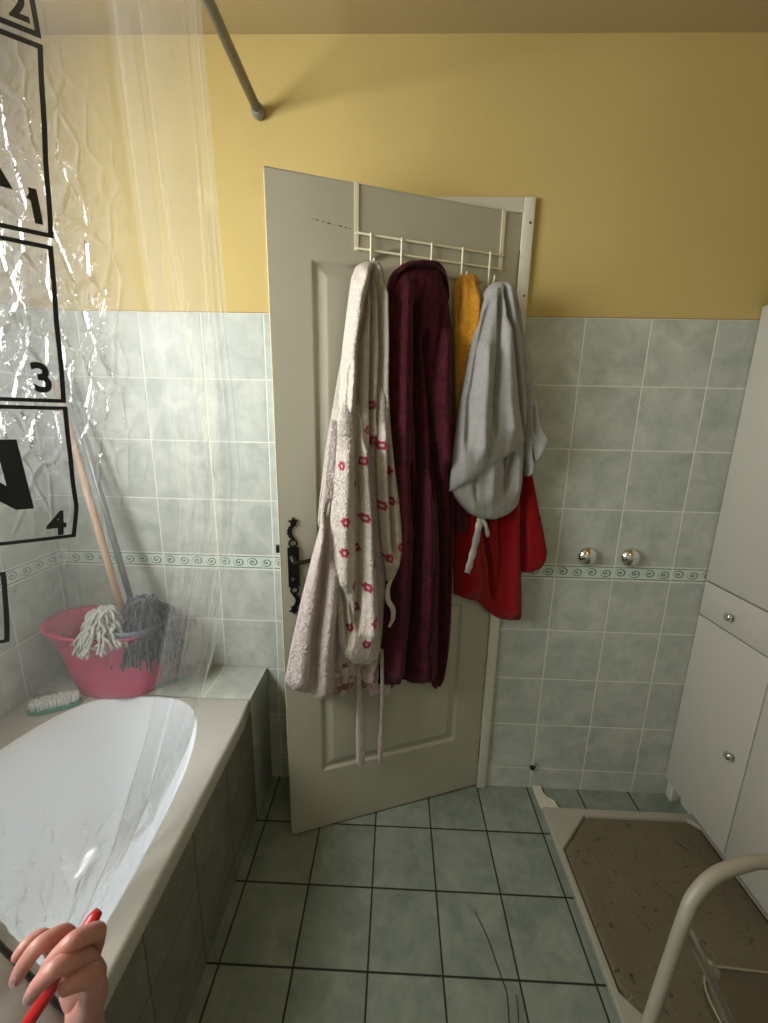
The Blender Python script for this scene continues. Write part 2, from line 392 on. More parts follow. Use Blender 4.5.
# ------------------------------------------------------------------ the room
XL, XR, YB, ZC = -1.205, 1.46, -2.10, 2.455
DOX0, DOX1, DOZ = -0.385, 0.366, 2.026        # door opening
T = 0.12
def struct(o): return tag(o, kind='structure')
bm = bmesh.new(); add_box(bm, XL-T, XR+T, YB-T, 0.0, -0.1, 0.0); struct(from_bm('floor', bm, M['floor']))
bm = bmesh.new(); add_box(bm, XL-T, XR+T, YB-T, T, ZC, ZC+0.1); struct(from_bm('ceiling', bm, M['ceil']))
bm = bmesh.new()
add_box(bm, XL-T, DOX0, 0, T, -0.1, ZC); add_box(bm, DOX1, XR+T, 0, T, -0.1, ZC); add_box(bm, DOX0, DOX1, 0, T, DOZ, ZC)
struct(from_bm('wall_back', bm, M['tile_back']))
WY0, WY1, WZ0, WZ1 = -1.46, -0.54, 1.30, 2.16        # window opening in the left wall
bm = bmesh.new()
add_box(bm, XL-T, XL, YB-T, WY0, -0.1, ZC); add_box(bm, XL-T, XL, WY1, 0.0, -0.1, ZC)
add_box(bm, XL-T, XL, WY0, WY1, -0.1, WZ0); add_box(bm, XL-T, XL, WY0, WY1, WZ1, ZC)
struct(from_bm('wall_left', bm, M['tile_side']))
bm = bmesh.new(); add_box(bm, XR, XR+T, YB-T, 0.0, -0.1, ZC); struct(from_bm('wall_right', bm, M['tile_side']))
bm = bmesh.new(); add_box(bm, XL-T, XR+T, YB-T, YB, -0.1, ZC); struct(from_bm('wall_front', bm, M['tile_back']))
# hallway behind the door
bm = bmesh.new()
add_box(bm, -0.9, 0.9, 1.1, 1.15, -0.1, 2.4); add_box(bm, -0.95, -0.9, T, 1.15, -0.1, 2.4); add_box(bm, 0.9, 0.95, T, 1.15, -0.1, 2.4)
add_box(bm, -0.95, 0.95, T, 1.15, 2.4, 2.45)
struct(from_bm('wall_hallway', bm, M['hall']))
bm = bmesh.new(); add_box(bm, -0.95, 0.95, 0.0, 1.15, -0.1, -0.001); struct(from_bm('floor_hallway', bm, M['hall']))
# window frame in the left wall
win = empty('window_1', (XL, (WY0+WY1)/2, WZ0)); struct(win)
bm = bmesh.new(); hw = (WY1-WY0)/2; hz = WZ1-WZ0
for a in ((-hw, hw, 0, 0.05), (-hw, hw, hz-0.05, hz), (-hw, -hw+0.05, 0.05, hz-0.05), (hw-0.05, hw, 0.05, hz-0.05), (-0.02, 0.02, 0.05, hz-0.05)):
    add_box(bm, -0.08, -0.03, a[0], a[1], a[2], a[3])
from_bm('window_frame', bm, M['frame'], win, False, 0.003)
box('window_sill', (-0.03, 0.03, -hw-0.02, hw+0.02, -0.025, -0.001), M['frame'], win, 0.004)

# door casing
bm = bmesh.new()
for a in ((DOX1-0.008, DOX1+0.026, -0.014, 0.05, 0, DOZ+0.036), (DOX0-0.010, DOX0+0.008, -0.014, 0.05, 0, DOZ+0.036), (DOX0+0.008, DOX1-0.008, -0.014, 0.05, DOZ-0.004, DOZ+0.036)):
    add_box(bm, *a)
trim = struct(from_bm('trim_1', bm, M['frame'], None, True, 0.002)); trim.rotation_euler = (0, -0.004, 0)
bm = bmesh.new()                                     # screw heads on the casing
for z in (1.995, 1.80, 1.40):
    add_lathe(bm, [(0, 0.0012), (0.0035, 0.001), (0.0035, 0)], Matrix.Translation((DOX1+0.014, -0.0145, z)) @ Matrix.Rotation(math.pi/2, 4, 'X'), 10)
from_bm('screw', bm, M['brass'], trim, True)

# ------------------------------------------------------------------ door
DW, DH = 0.727, 2.018
door = empty('door_1', tuple(HINGE+np.array([0, 0, 0.003])), DANG); door.rotation_euler = (0, 0.0045, DANG); struct(door)
nu, nv = 212, 560
uu = np.linspace(0.004, DW, nu); zz = np.linspace(0.006, DH, nv); U, Zm = np.meshgrid(uu, zz)
def panel(U, Z, u0, u1, z0, z1, arch):
    c = (u0+u1)/2; w = (u1-u0)/2; q = np.clip(np.abs(U-c)/w, 0, 1)
    top = z1 + arch*np.where(q < 0.62, np.cos(q/0.62*math.pi)*0.5+0.5, 0)
    d = np.minimum(np.minimum(U-u0, u1-U), np.minimum(Z-z0, (top-Z)))
    return d
def relief(d):
    return np.interp(d, [-0.002, 0.002, 0.007, 0.030, 0.034], [0, -0.007, -0.0085, -0.0015, 0.0])
N = relief(panel(U, Zm, 0.118, 0.613, 0.94, 1.825, 0.055)) + relief(panel(U, Zm, 0.118, 0.613, 0.245, 0.80, 0.0))
P = np.stack([U, N, Zm], -1)
# wrap the sheet round the edges to close the slab
back = np.stack([U, np.full_like(U, -0.038) - N*0.0, Zm], -1)
me = grid_mesh('door_panel', P)
o = link('door_panel', me, M['door'], door)
o2 = box('door_core', (0.004, DW, -0.038, -0.0095, 0.006, DH), M['door'], door)
bm = bmesh.new()
for a in ((0.0035, DW+0.0004, -0.0385, 0.0, DH-0.002, DH+0.0006), (DW-0.002, DW+0.0006, -0.0385, 0.0, 0.006, DH), (0.0034, 0.006, -0.0385, 0, 0.006, DH), (0.0034, DW, -0.0385, 0, 0.0054, 0.008)):
    add_box(bm, *a)
from_bm('door_edge', bm, M['edge_wood'], door)
bm = bmesh.new(); random.seed(3)
for k in range(26):
    fx_ = 312+k*1.6; fy_ = 217.5+k*0.42+random.uniform(-0.4, 0.4); u_, z_ = door_uz(fx_, fy_, 0.0)
    if random.random() < 0.75:
        r_ = random.uniform(0.0008, 0.0022); add_lathe(bm, [(0, 0.0004), (r_, 0.0003), (r_, 0)], Matrix.Translation((float(u_)-0.009, 0.0, float(z_)-0.003)) @ Matrix.Rotation(-math.pi/2, 4, 'X'), 6)
from_bm('scratch', bm, M['crack'], door)
# latch bolt, hinges
box('latch_bolt', (DW, DW+0.011, -0.028, -0.014, 1.036, 1.058), M['iron'], door, 0.001)
for z in (0.183, 1.867):
    bm = bmesh.new()
    for k in range(3): add_lathe(bm, [(0, -0.019), (0.0058, -0.018), (0.0062, 0), (0.0058, 0.018), (0, 0.019)], Matrix.Translation((-0.002, 0.002, z-0.038+0.038*k)), 12)
    from_bm('hinge', bm, M['brass'], door, True)
# handle set: ornate plate, lever, thumb turn
HU = 0.690
hp = empty('door_handle', (HU, 0.0, 1.0)); hp.parent = door
def poly_plate(bm, pts, y0, y1):
    a = [bm.verts.new((x, y0, z)) for x, z in pts]; b = [bm.verts.new((x, y1, z)) for x, z in pts]
    n = len(pts); bm.faces.new(a); bm.faces.new(b[::-1])
    for i in range(n): bm.faces.new((a[i], a[(i+1) % n], b[(i+1) % n], b[i]))
bm = bmesh.new()
add_box(bm, -0.0165, 0.0165, 0, 0.007, -0.068, 0.056)
for sgn in (1, -1):
    z0 = 0.056 if sgn > 0 else -0.068
    for k in range(20):                                 # ring
        a0, a1 = 2*math.pi*k/20, 2*math.pi*(k+1)/20
        q = [(math.cos(a)*r, math.sin(a)*r) for a, r in ((a0, 0.008), (a1, 0.008), (a1, 0.0135), (a0, 0.0135))]
        poly_plate(bm, [(x, z0+sgn*0.012+z*sgn) for x, z in q], 0, 0.005)
    outer, inner = [], []
    for k in range(13):                                 # toothed crescent
        a = -1.25+2.5*k/12
        ro = 0.024 + (0.003 if k % 2 else 0.0)
        outer.append((-0.006+ro*math.cos(a)*1.0, z0+sgn*(0.046+ro*math.sin(a))))
        inner.append((-0.007+0.0125*math.cos(a), z0+sgn*(0.046+0.019*math.sin(a))))
    s2 = sgn
    for k in range(12):
        quad = [outer[k], outer[k+1], inner[k+1], inner[k]]
        poly_plate(bm, [((x-0.004)*s2, z) for x, z in quad], 0, 0.005)
    st = []
    for k in range(10):                                 # star end
        a = math.pi/2+2*math.pi*k/10; r = 0.0155 if k % 2 == 0 else 0.008
        st.append((-0.003*s2+r*math.cos(a), z0+sgn*(0.076+r*math.sin(a))))
    c = (-0.003*s2, z0+sgn*0.076)
    for k in range(10): poly_plate(bm, [c, st[k], st[(k+1) % 10]], 0, 0.005)
from_bm('backplate', bm, M['iron'], hp)
my = Matrix.Rotation(-math.pi/2, 4, 'X')
bm = bmesh.new()
add_lathe(bm, [(0, 0.045), (0.009, 0.044), (0.009, 0.012), (0.013, 0.010), (0.013, 0.006), (0, 0.006)], Matrix.Translation((0, 0, 0.022)) @ my, 20)
L = spline([(0, 0.040, 0.022), (-0.014, 0.044, 0.020), (-0.045, 0.041, 0.024), (-0.070, 0.036, 0.030), (-0.092, 0.030, 0.031)], 6)
add_tube(bm, L, np.linspace(0.0095, 0.0065, len(L)), 12, 0.75)
from_bm('lever', bm, M['iron'], hp, True)
lathe('thumb_turn', [(0, 0.026), (0.006, 0.025), (0.0085, 0.020), (0.0075, 0.010), (0.010, 0.0065), (0, 0.0065)], M['iron'], hp, Matrix.Translation((0, 0, -0.04)) @ my, 16)

# ------------------------------------------------------------------ bathtub
tub = empty('bathtub', (-0.83, -1.03, 0))
tag(tub, 'white built-in bathtub with cream rim and tiled front panel along the left wall', 'bathtub')
cx, cy = -0.822, -1.03; tx0, tx1, ty0, ty1 = XL+0.002, -0.462, -1.90, -0.182
K = 128
def sq(t, a, b, n):
    c, s = math.cos(t), math.sin(t)
    r = (abs(c/a)**n + abs(s/b)**n)**(-1/n); return r*c, r*s
rings = []
def ring_rect(z, ins=0.0):
    out = []
    for k in range(K):
        t = 2*math.pi*k/K; c, s = math.cos(t), math.sin(t)
        hx = (tx1-cx-ins) if c > 0 else (cx-tx0-ins); hy = (ty1-cy-ins) if s > 0 else (cy-ty0-ins)
        r = min(hx/abs(c) if abs(c) > 1e-9 else 9, hy/abs(s) if abs(s) > 1e-9 else 9)
        out.append((r*c, r*s, z))
    return out
rings += [ring_rect(0.455), ring_rect(0.490), ring_rect(0.4985, 0.004), ring_rect(0.500, 0.010)]
for a, b, z, yo, n in ((0.312, 0.848, 0.500, 0, 3.3), (0.305, 0.841, 0.498, 0, 3.3), (0.298, 0.833, 0.488, 0, 3.2), (0.288, 0.815, 0.45, -0.004, 3.1), (0.272, 0.775, 0.34, -0.02, 3.0),
                    (0.255, 0.73, 0.23, -0.035, 3.0), (0.235, 0.68, 0.155, -0.05, 2.9), (0.20, 0.62, 0.115, -0.06, 2.8), (0.12, 0.45, 0.10, -0.06, 2.5), (0.02, 0.08, 0.096, -0.06, 2.0)):
    rr = []
    for k in range(K):
        x, y = sq(2*math.pi*k/K, a, b, n); rr.append((x, y+yo, z))
    rings.append(rr)
P = np.array(rings)
P[..., 0] += cx+0.83; P[..., 1] += 0
me = grid_mesh('basin', P, closed_u=True, flip=True)
me.materials.append(M['tub']); me.materials.append(M['tub_rim'])
me.polygons.foreach_set('material_index', ([1]*K*5 + [0]*(len(me.polygons)-K*5)))
bo = link('basin', me, None, tub)
bm = bmesh.new(); add_lathe(bm, [(0, 0.004), (0.03, 0.003), (0.034, 0)], Matrix.Translation((0.01, -0.5, 0.101)), 24); from_bm('drain', bm, M['chrome'], tub, True)
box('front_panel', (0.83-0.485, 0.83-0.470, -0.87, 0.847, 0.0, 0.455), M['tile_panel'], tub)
box('tiled_ledge', (0.83+XL, 0.83-0.470, 0.848, 1.03, 0.0, 0.4985), M['tile_ledge'], tub, 0.0015)

# ------------------------------------------------------------------ shower tray and mat
tray = empty('shower_tray', (0.88, -0.42, 0.0))
tag(tray, 'off-white low shower tray sunk in the floor below the cabinet', 'shower tray')
def octa(x0, x1, y0, y1, c, z, r=0.02):
    pts = []
    cor = [(x0, y0, c), (x1, y0, c), (x1, y1, c), (x0, y1, c)]
    e = min(c, 0.03)
    return [(x0+c, y0, z), (x1-e, y0, z), (x1, y0+e, z), (x1, y1-e, z), (x1-e, y1, z), (x0+c, y1, z), (x0, y1-c, z), (x0, y0+c, z)]
def rect8(x0, x1, y0, y1, c, z):
    return octa(x0, x1, y0, y1, c, z)
bx0, bx1, by0, by1 = 0.585-0.88, 1.137-0.88, -0.76+0.42, -0.098+0.42
R8 = [rect8(bx0, bx1, by0, by1, 0.0005, 0.0), rect8(bx0, bx1, by0, by1, 0.0005, 0.016), rect8(bx0+0.004, bx1-0.004, by0+0.004, by1-0.004, 0.001, 0.019),
      octa(bx0+0.017, bx1-0.002, by0+0.02, by1-0.022, 0.13, 0.019), octa(bx0+0.020, bx1-0.003, by0+0.024, by1-0.026, 0.128, 0.014), octa(bx0+0.022, bx1-0.004, by0+0.028, by1-0.030, 0.126, 0.004)]
bm = bmesh.new(); prev = None
for r8 in R8:
    cur = [bm.verts.new(p) for p in r8]
    if prev:
        for k in range(8): bm.faces.new((prev[k], prev[(k+1) % 8], cur[(k+1) % 8], cur[k]))
    prev = cur
bm.faces.new(prev)
from_bm('tray_body', bm, M['tray'], tray)
bm = bmesh.new()
q = [(0.581, 0.0), (0.612, -0.003), (0.612, -0.03), (0.622, -0.05), (0.640, -0.066), (0.650, -0.098), (0.585, -0.098), (0.581, -0.05)]
a = [bm.verts.new((x-0.88, y+0.42, 0.0)) for x, y in q]; b = [bm.verts.new((x-0.88+0.001, y+0.42, 0.012+0.002*math.sin(i*2))) for i, (x, y) in enumerate(q)]
bm.faces.new(a[::-1]); bm.faces.new(b)
for i in range(8): bm.faces.new((a[i], a[(i+1) % 8], b[(i+1) % 8], b[i]))
mo = from_bm('mortar_patch', bm, M['mortar'], tray); mo['label'] = 'rough pale mortar at the tray corner by the wall'
# mat: octagon with a pile
bm = bmesh.new()
def inoct(x, y):
    x0, x1, y0, y1 = 0.608, 1.128, -0.72, -0.130
    c = 0.124 if x < 0.85 else 0.03
    dx = min(x-x0, x1-x); dy = min(y-y0, y1-y)
    return min(dx, dy, (dx+dy-c)/1.414)
nx, ny = 150, 150
gx = np.linspace(0.606, 1.130, nx); gy = np.linspace(-0.722, -0.130, ny)
vm = {}
for j in range(ny):
    for i in range(nx):
        d = inoct(gx[i], gy[j])
        if d > -0.002:
            vm[i, j] = bm.verts.new((gx[i]-0.88, gy[j]+0.42, 0.006+0.012*min(1, max(0, d)/0.008)**0.5+random.uniform(-0.001, 0.001)))
for j in range(ny-1):
    for i in range(nx-1):
        k = [vm.get(p) for p in ((i, j), (i+1, j), (i+1, j+1), (i, j+1))]
        if all(k): bm.faces.new(k)
mt = from_bm('bath_mat', bm, M['mat'], None, True); mt.location = (0.88, -0.42, 0)
tag(mt, 'speckled brown eight-sided bath mat lying in the shower tray', 'mat')

# ------------------------------------------------------------------ tall cabinet
cb = empty('tall_cabinet', (1.27, -0.30, 0))
tag(cb, 'tall white bathroom cabinet with drawers between its doors, by the right wall', 'cabinet')
X0 = 1.09-1.27
box('cabinet_body', (X0+0.018, XR-0.003-1.27, -0.30, 0.298, 0.076, 1.785), M['cab'], cb, 0.001)
box('plinth', (X0+0.050, XR-0.02-1.27, -0.30, 0.285, 0.0, 0.076), M['cab'], cb)
box('foot', (X0+0.012, X0+0.045, 0.262, 0.296, 0.0, 0.076), M['cab'], cb, 0.002)
def knob(par, y, z):
    mt = Matrix.Translation((X0-0.001, y, z)) @ Matrix.Rotation(-math.pi/2, 4, 'Y')
    lathe('knob', [(0, 0.024), (0.007, 0.0235), (0.0125, 0.020), (0.014, 0.016), (0.011, 0.010), (0.006, 0.006), (0.0065, 0.0), (0, 0)], M['chrome'], par, mt, 20)
for k, (y0, y1, ky) in enumerate(((0.0045, 0.297, 0.051), (-0.299, 0.0005, -0.052))):
    d = box('door', (X0, X0+0.017, y0, y1, 0.080, 0.7762), M['cab'], cb, 0.0012); knob(d, ky if k == 0 else -0.25, 0.413)
    d = box('drawer', (X0, X0+0.017, y0, y1, 0.7812, 0.9025), M['cab'], cb, 0.0012); knob(d, (y0+y1)/2+0.01, 0.835)
    d = box('door', (X0, X0+0.017, y0, y1, 0.9085, 1.783), M['cab'], cb, 0.0012); knob(d, ky, 1.30)
bm = bmesh.new()
for z in (0.7785, 0.9055): add_box(bm, X0+0.010, X0+0.0185, -0.299, 0.297, z-0.004, z+0.004)
add_box(bm, X0+0.010, X0+0.0185, 0.000, 0.005, 0.08, 1.783)
sd = from_bm('shadow_gap', bm, M['cab_gap_shade'], cb)  # recessed dark strips that put shade into the gaps between the fronts
jar = lathe('round_pot', [(0, 0), (0.024, 0.0), (0.031, 0.006), (0.034, 0.02), (0.031, 0.036), (0.022, 0.042), (0, 0.043)], M['black'], None, Matrix(), 32)
jar.location = (1.122, -0.052, 1.785); tag(jar, 'small black round pot on top of the tall white cabinet', 'pot')

# ------------------------------------------------------------------ chrome rosettes and pipe hole on the wall
for i, (x, lab) in enumerate(((0.673, 'chrome dome valve cover on the tiles, nearer the door'), (0.820, 'chrome dome valve cover on the tiles, nearer the cabinet'))):
    mt = Matrix.Rotation(math.pi/2, 4, 'X')
    o = lathe('valve_cover', [(0.034, 0.0), (0.0345, 0.006), (0.032, 0.011), (0.026, 0.018), (0.017, 0.024), (0.009, 0.027), (0, 0.028)], M['chrome'], None, mt, 40)
    o.location = (x, 0, 0.980); tag(o, lab, 'valve cover', 'chrome valve covers on the wall')
ph = empty('wall_plug', (0.5705, 0, 0.098)); tag(ph, 'small dark wall plug in the tiles low beside the door frame', 'wall plug')
lathe('plug', [(0, 0.012), (0.007, 0.011), (0.0095, 0.005), (0.009, 0)], M['iron'], ph, Matrix.Rotation(math.pi/2, 4, 'X'), 14)
tube('wire', spline([(0.003, -0.008, 0.002), (0.010, -0.010, 0.010), (0.012, -0.006, 0.024)], 5), 0.0018, M['iron'], ph, 8)

# hairline marks on the floor
fc = empty('hair_strand', (0.31, -0.55, 0)); tag(fc, 'long dark strands lying curved across the floor tiles', 'strand')
tube('strand', spline([(-0.038, 0.112, 0.0016), (-0.015, 0.05, 0.0016), (0.003, -0.03, 0.0016), (0.010, -0.062, 0.0016), (0.006, -0.09, 0.0016), (0.0, -0.13, 0.0016)], 8), 0.0011, M['crack'], fc, 6)
tube('strand', spline([(0.033, -0.065, 0.0012), (0.031, -0.09, 0.0012), (0.022, -0.125, 0.0012)], 6), 0.0009, M['crack'], fc, 6)

# ------------------------------------------------------------------ curtain rod
rod = empty('curtain_rod', (-0.415, 0, 2.268)); tag(rod, 'grey metal shower rod fixed to the yellow wall near the ceiling', 'curtain rod')
tube('tube', [(0, -0.004, 0), (0, -1.0, 0), (0, YB+0.002, 0)], 0.0125, M['rod'], rod, 20)
lathe('wall_flange', [(0, 0.036), (0.010, 0.034), (0.0165, 0.028), (0.0185, 0.018), (0.0175, 0.008), (0.014, 0.0)], M['rod'], rod, Matrix.Rotation(math.pi/2, 4, 'X'), 28)

# ------------------------------------------------------------------ shower curtain
# s runs along the film from its free end (near the back wall) towards the camera
EZ = [0.16, 0.50, 0.62, 0.78, 1.04, 1.14, 1.26, 1.48, 1.72, 2.00, 2.262]
EY = [-0.74, -0.58, -0.45, -0.305, -0.180, -0.138, -0.112, -0.155, -0.215, -0.275, -0.335]
S1 = 1.02
def curtain(s, z, lift=0.0):
    """s in metres from the free edge, z height -> point on the film"""
    e = np.interp(z, EZ, EY)
    near = -0.335 - 0.13*(2.262-z)/1.0*0
    y = e - s*(1.0 + (e+0.335)*0.75/1.0)*0.97
    q_ = np.clip(s-0.37, 0, None); q_ = np.where(q_ < 0.30, q_, 0.30)
    y = y + q_*0.45
    # spread of the lower edge is taken back by the print area hanging straight
    x = np.interp(z, [0.16, 0.45, 0.52, 0.62, 1.1, 1.7, 2.262], [-0.575, -0.560, -0.545, -0.515, -0.470, -0.450, -0.418])
    k = 1 - 0.45*(z/2.262)**2
    x = x - 0.80*q_*np.clip((z-0.3)/0.5, 0.15, 1)
    x = x + k*(0.010*np.sin(s*15+0.4*np.sin(z*1.3)) + 0.0025*np.sin(s*41+1.3+z*0.6))
    def rid(c, w, a, sl=0.0): return a*np.exp(-((s-(c+sl*(z-1.3)))/w)**2)
    x = x + rid(0.265, 0.010, 0.007, 0.03) + rid(0.13, 0.006, -0.003, -0.01) + rid(0.045, 0.007, -0.004) + rid(0.36, 0.012, 0.008)
    b_ = np.clip((s-0.36)/0.1, 0, 1)
    x = x + b_*0.0012*np.sin(z*17+s*12)*np.sin(s*31-z*7) + b_*0.0006*np.sin(z*61+s*23+1)*np.sin(s*66+z*13)
    x = x - 0.030*np.exp(-((s-0.0)/0.05)**2)*k*0.6
    lo_ = np.clip((0.85-z)/0.3, 0, 1)
    x = x + lo_*(0.007*np.sin(s*33+z*9) + 0.004*np.sin(s*61-z*15+1))
    # low part falls inside the tub: keep clear of the rim
    lim = -0.548
    x = np.where(z < 0.53, np.minimum(x, lim+0.004*np.sin(s*40+z*20)), x)
    return np.stack([x + lift, y, z + 0*x], -1)
cu = empty('shower_curtain', (-0.45, -0.8, 2.262)); tag(cu, 'clear plastic shower curtain with black letter boxes hanging inside the bathtub', 'shower curtain')
O = np.array([-0.45, -0.8, 2.262])
Sg, Zg = np.meshgrid(np.linspace(0, S1, 300), np.linspace(0.16, 2.262, 520))
P = curtain(Sg, Zg) - O
me = grid_mesh('film', P)
fo = link('film', me, M['film'], cu)
at = me.attributes.new('crinkle', 'FLOAT', 'POINT')
cr = np.clip((Sg-0.36)/0.10, 0, 1)*np.clip((2.0-Zg)/0.35, 0, 1)*np.clip((Zg-1.15)/0.3, 0.25, 1) + 0.40*np.clip((0.80-Zg)/0.2, 0, 1) + 0.05
at.data.foreach_set('value', np.clip(cr, 0, 1).reshape(-1).astype(np.float32))
def find_sz(px, py):
    """surface coordinates of the film under a pixel, by search on the film itself"""
    d = ray(px, py); d = d/np.linalg.norm(d)
    best = None
    W = (P + O - CAM).reshape(-1, 3); t = W @ d
    dist = np.linalg.norm(W - t[:, None]*d, axis=1); i = int(np.argmin(np.where(Sg.reshape(-1) > 0.2, dist, 9)))
    return Sg.reshape(-1)[i], Zg.reshape(-1)[i]
def strip(bm, pts, w):
    """flat band of width w following (s,z) points on the film"""
    q = []
    for (a, b) in zip(pts, pts[1:]):
        n = max(2, int(math.hypot(b[0]-a[0], b[1]-a[1])/0.006))
        for k in range(n): q.append((a[0]+(b[0]-a[0])*k/n, a[1]+(b[1]-a[1])*k/n))
    q.append(pts[-1]); prev = None
    for i, p in enumerate(q):
        a = q[max(0, i-1)]; b = q[min(len(q)-1, i+1)]
        d = np.array([b[0]-a[0], b[1]-a[1]]); d /= np.linalg.norm(d)+1e-9; nn = np.array([-d[1], d[0]])*w/2
        s = np.array([p[0]+nn[0], p[0]-nn[0]]); z = np.array([p[1]+nn[1], p[1]-nn[1]])
        C = curtain(s, z, 0.0006) - O
        cur = [bm.verts.new(C[0]), bm.verts.new(C[1])]
        if prev: bm.faces.new((prev[0], prev[1], cur[1], cur[0]))
        prev = cur
PR0 = find_sz(62, 250)[0]; BH = 0.0
pr = bmesh.new()
def film_box(zt, zb, sr, w=0.0062, wid=0.26):
    """letter box whose camera-far side is at s = sr(top), sr(bottom)"""
    strip(pr, [(sr[0], zt), (sr[1], zb)], w)
    strip(pr, [(sr[1]-w/2, zb), (sr[1]+wid, zb+0.0)], w)
    strip(pr, [(sr[0]-w/2, zt), (sr[0]+wid, zt)], w)
boxes = [((36, -60), (37, 34)), ((39, 48), (50, 236)), ((51.5, 248), (62.5, 401.5)), ((64, 409), (74, 536)), ((2, 574), (6, 640))]
BX = []
for (a, b) in boxes:
    sa, za = find_sz(*a) if a[1] > 0 else (None, None); sb, zb = find_sz(*b)
    if sa is None: sa, za = sb, zb+0.17
    BX.append((sa, za, sb, zb)); film_box(za, zb, (sa, sb))
def film_text(ch, px, py, hpx_top, hpx_bot, mirror=True, sx=1.0, off=0.012):
    """a character standing on the film, its lower far corner at a pixel"""
    s_r, z_b = find_sz(px, hpx_bot); _, z_t = find_sz(px, hpx_top)
    h = z_t - z_b
    cu_ = bpy.data.curves.new('glyph', 'FONT'); cu_.body = ch; cu_.size = 1.0; cu_.offset = off; cu_.resolution_u = 4
    to = bpy.data.objects.new('glyph', cu_); COL.objects.link(to)
    bpy.context.view_layer.update()
    dg = bpy.context.evaluated_depsgraph_get(); me_ = bpy.data.meshes.new_from_object(to.evaluated_get(dg))
    b2 = bmesh.new(); b2.from_mesh(me_)
    bmesh.ops.triangulate(b2, faces=b2.faces[:])
    for _ in range(3):
        ed = [e for e in b2.edges if e.calc_length() > 0.08]
        if not ed: break
        bmesh.ops.subdivide_edges(b2, edges=ed, cuts=1); bmesh.ops.triangulate(b2, faces=b2.faces[:])
    co = np.array([v.co[:] for v in b2.verts]); x1 = co[:, 0].max(); y0 = co[:, 1].min(); y1 = co[:, 1].max()
    k = h/(y1-y0)
    s = s_r + (x1-co[:, 0])*k*sx; z = z_b + (co[:, 1]-y0)*k
    C = curtain(s, z, 0.0006) - O
    vs = [pr.verts.new(c) for c in C]
    b2.verts.ensure_lookup_table()
    for f in b2.faces:
        fv = [vs[v.index] for v in f.verts]
        if pr.faces.get(fv) is None: pr.faces.new(fv)
    b2.free(); bpy.data.objects.remove(to); bpy.data.curves.remove(cu_); bpy.data.meshes.remove(me_)
film_text('2', 29, 0, -8, 22, off=0.03)
film_text('1', 42, 0, 190, 225, off=0.03)
s1_, z1_ = find_sz(34, 191); s2_, z2_ = find_sz(30, 200); strip(pr, [(s1_, z1_-0.002), (s2_, z2_)], 0.009)
film_text('3', 54, 0, 364, 393, off=0.03, sx=0.85)
film_text('4', 67, 0, 509, 534, off=0.03, sx=0.85)
film_text('A', 14, 0, 95, 190, off=0.03, sx=1.0)
film_text('N', 34, 0, 440, 508, off=0.03, sx=1.0)
from_bm('print', pr, M['ink'], cu)

# ------------------------------------------------------------------ bucket with mops, brushes on the tub ledge
bk = empty('bucket', (-0.945, -0.128, 0.4995)); tag(bk, 'magenta plastic mop bucket on the tiled ledge behind the curtain', 'bucket')
def se_ring(a, b, z, ox=0, oy=0, n=2.6, K=72, lip=0.0):
    return [(ox+sq(2*math.pi*k/K, a, b, n)[0], oy+sq(2*math.pi*k/K, a, b, n)[1], z+lip*max(0, -math.cos(2*math.pi*k/K))**6) for k in range(K)]
prof = [(0.145, 0.080, 0.0, 0), (0.150, 0.085, 0.004, 0), (0.157, 0.090, 0.05, -0.004), (0.178, 0.106, 0.17, -0.008), (0.190, 0.116, 0.235, -0.012), (0.206, 0.125, 0.240, -0.012), (0.206, 0.125, 0.246, -0.012),
        (0.186, 0.112, 0.244, -0.012), (0.174, 0.102, 0.17, -0.008), (0.150, 0.084, 0.03, -0.004), (0.10, 0.05, 0.012, 0), (0.01, 0.01, 0.012, 0)]
Pb = np.array([se_ring(a, b, z, 0, oy, lip=(0.012 if z > 0.2 else 0)) for a, b, z, oy in prof])
# the near long side dips and the left end pulls out into a spout
Pb[..., 0] *= 0.90
Pb[..., 0] += np.where((Pb[..., 2] > 0.15) & (Pb[..., 0] < -0.12), -0.016*((Pb[..., 2]-0.15)/0.09), 0)
Pb[..., 1] = np.where(Pb[..., 1] > 0.122, 0.122, Pb[..., 1])
me = grid_mesh('pail', Pb, closed_u=True, flip=True); link('pail', me, M['pink'], bk)
wr = np.array([se_ring(a, b, z, 0.085, -0.012, 2.2, 48) for a, b, z in ((0.108, 0.108, 0.242), (0.116, 0.112, 0.268), (0.108, 0.100, 0.262), (0.09, 0.085, 0.20), (0.07, 0.065, 0.14), (0.005, 0.005, 0.138))])
wr[..., 1] = np.minimum(wr[..., 1], 0.118)
me = grid_mesh('wringer_basket', wr, closed_u=True, flip=True); link('wringer_basket', me, plain('wringer_grey', srgb(70, 78, 88), 0.5), bk)

def yarn(name, c, n, rad, length, r, mat, parent, spread=1.0, squash=0.6, wob=0.014, down=0.5):
    bm = bmesh.new()
    for i in range(n):
        a = random.uniform(0, 2*math.pi); rr = rad*math.sqrt(random.random())
        d = Vector((math.cos(a), math.sin(a), 0))
        p0 = Vector(c) + d*rr*0.25 + Vector((0, 0, random.uniform(0, 0.03)))
        pts = [p0]; L = length*random.uniform(0.7, 1.1)
        for k in range(1, 7):
            f = k/6
            p = Vector(c) + d*(rr*0.25+rad*spread*f*random.uniform(0.8, 1.05)) + Vector((random.uniform(-wob, wob), random.uniform(-wob, wob), 0.03*(1-f)**2*2 - L*down*f*f + random.uniform(-wob, wob)*0.6))
            pts.append(p)
        add_tube(bm, spline(pts, 3), r, 5)
    return from_bm(name, bm, mat, parent, True)
mop = empty('string_mop', (-0.93, -0.19, 0.72)); tag(mop, 'string mop with off-white yarn head and wooden handle standing in the magenta bucket', 'mop')
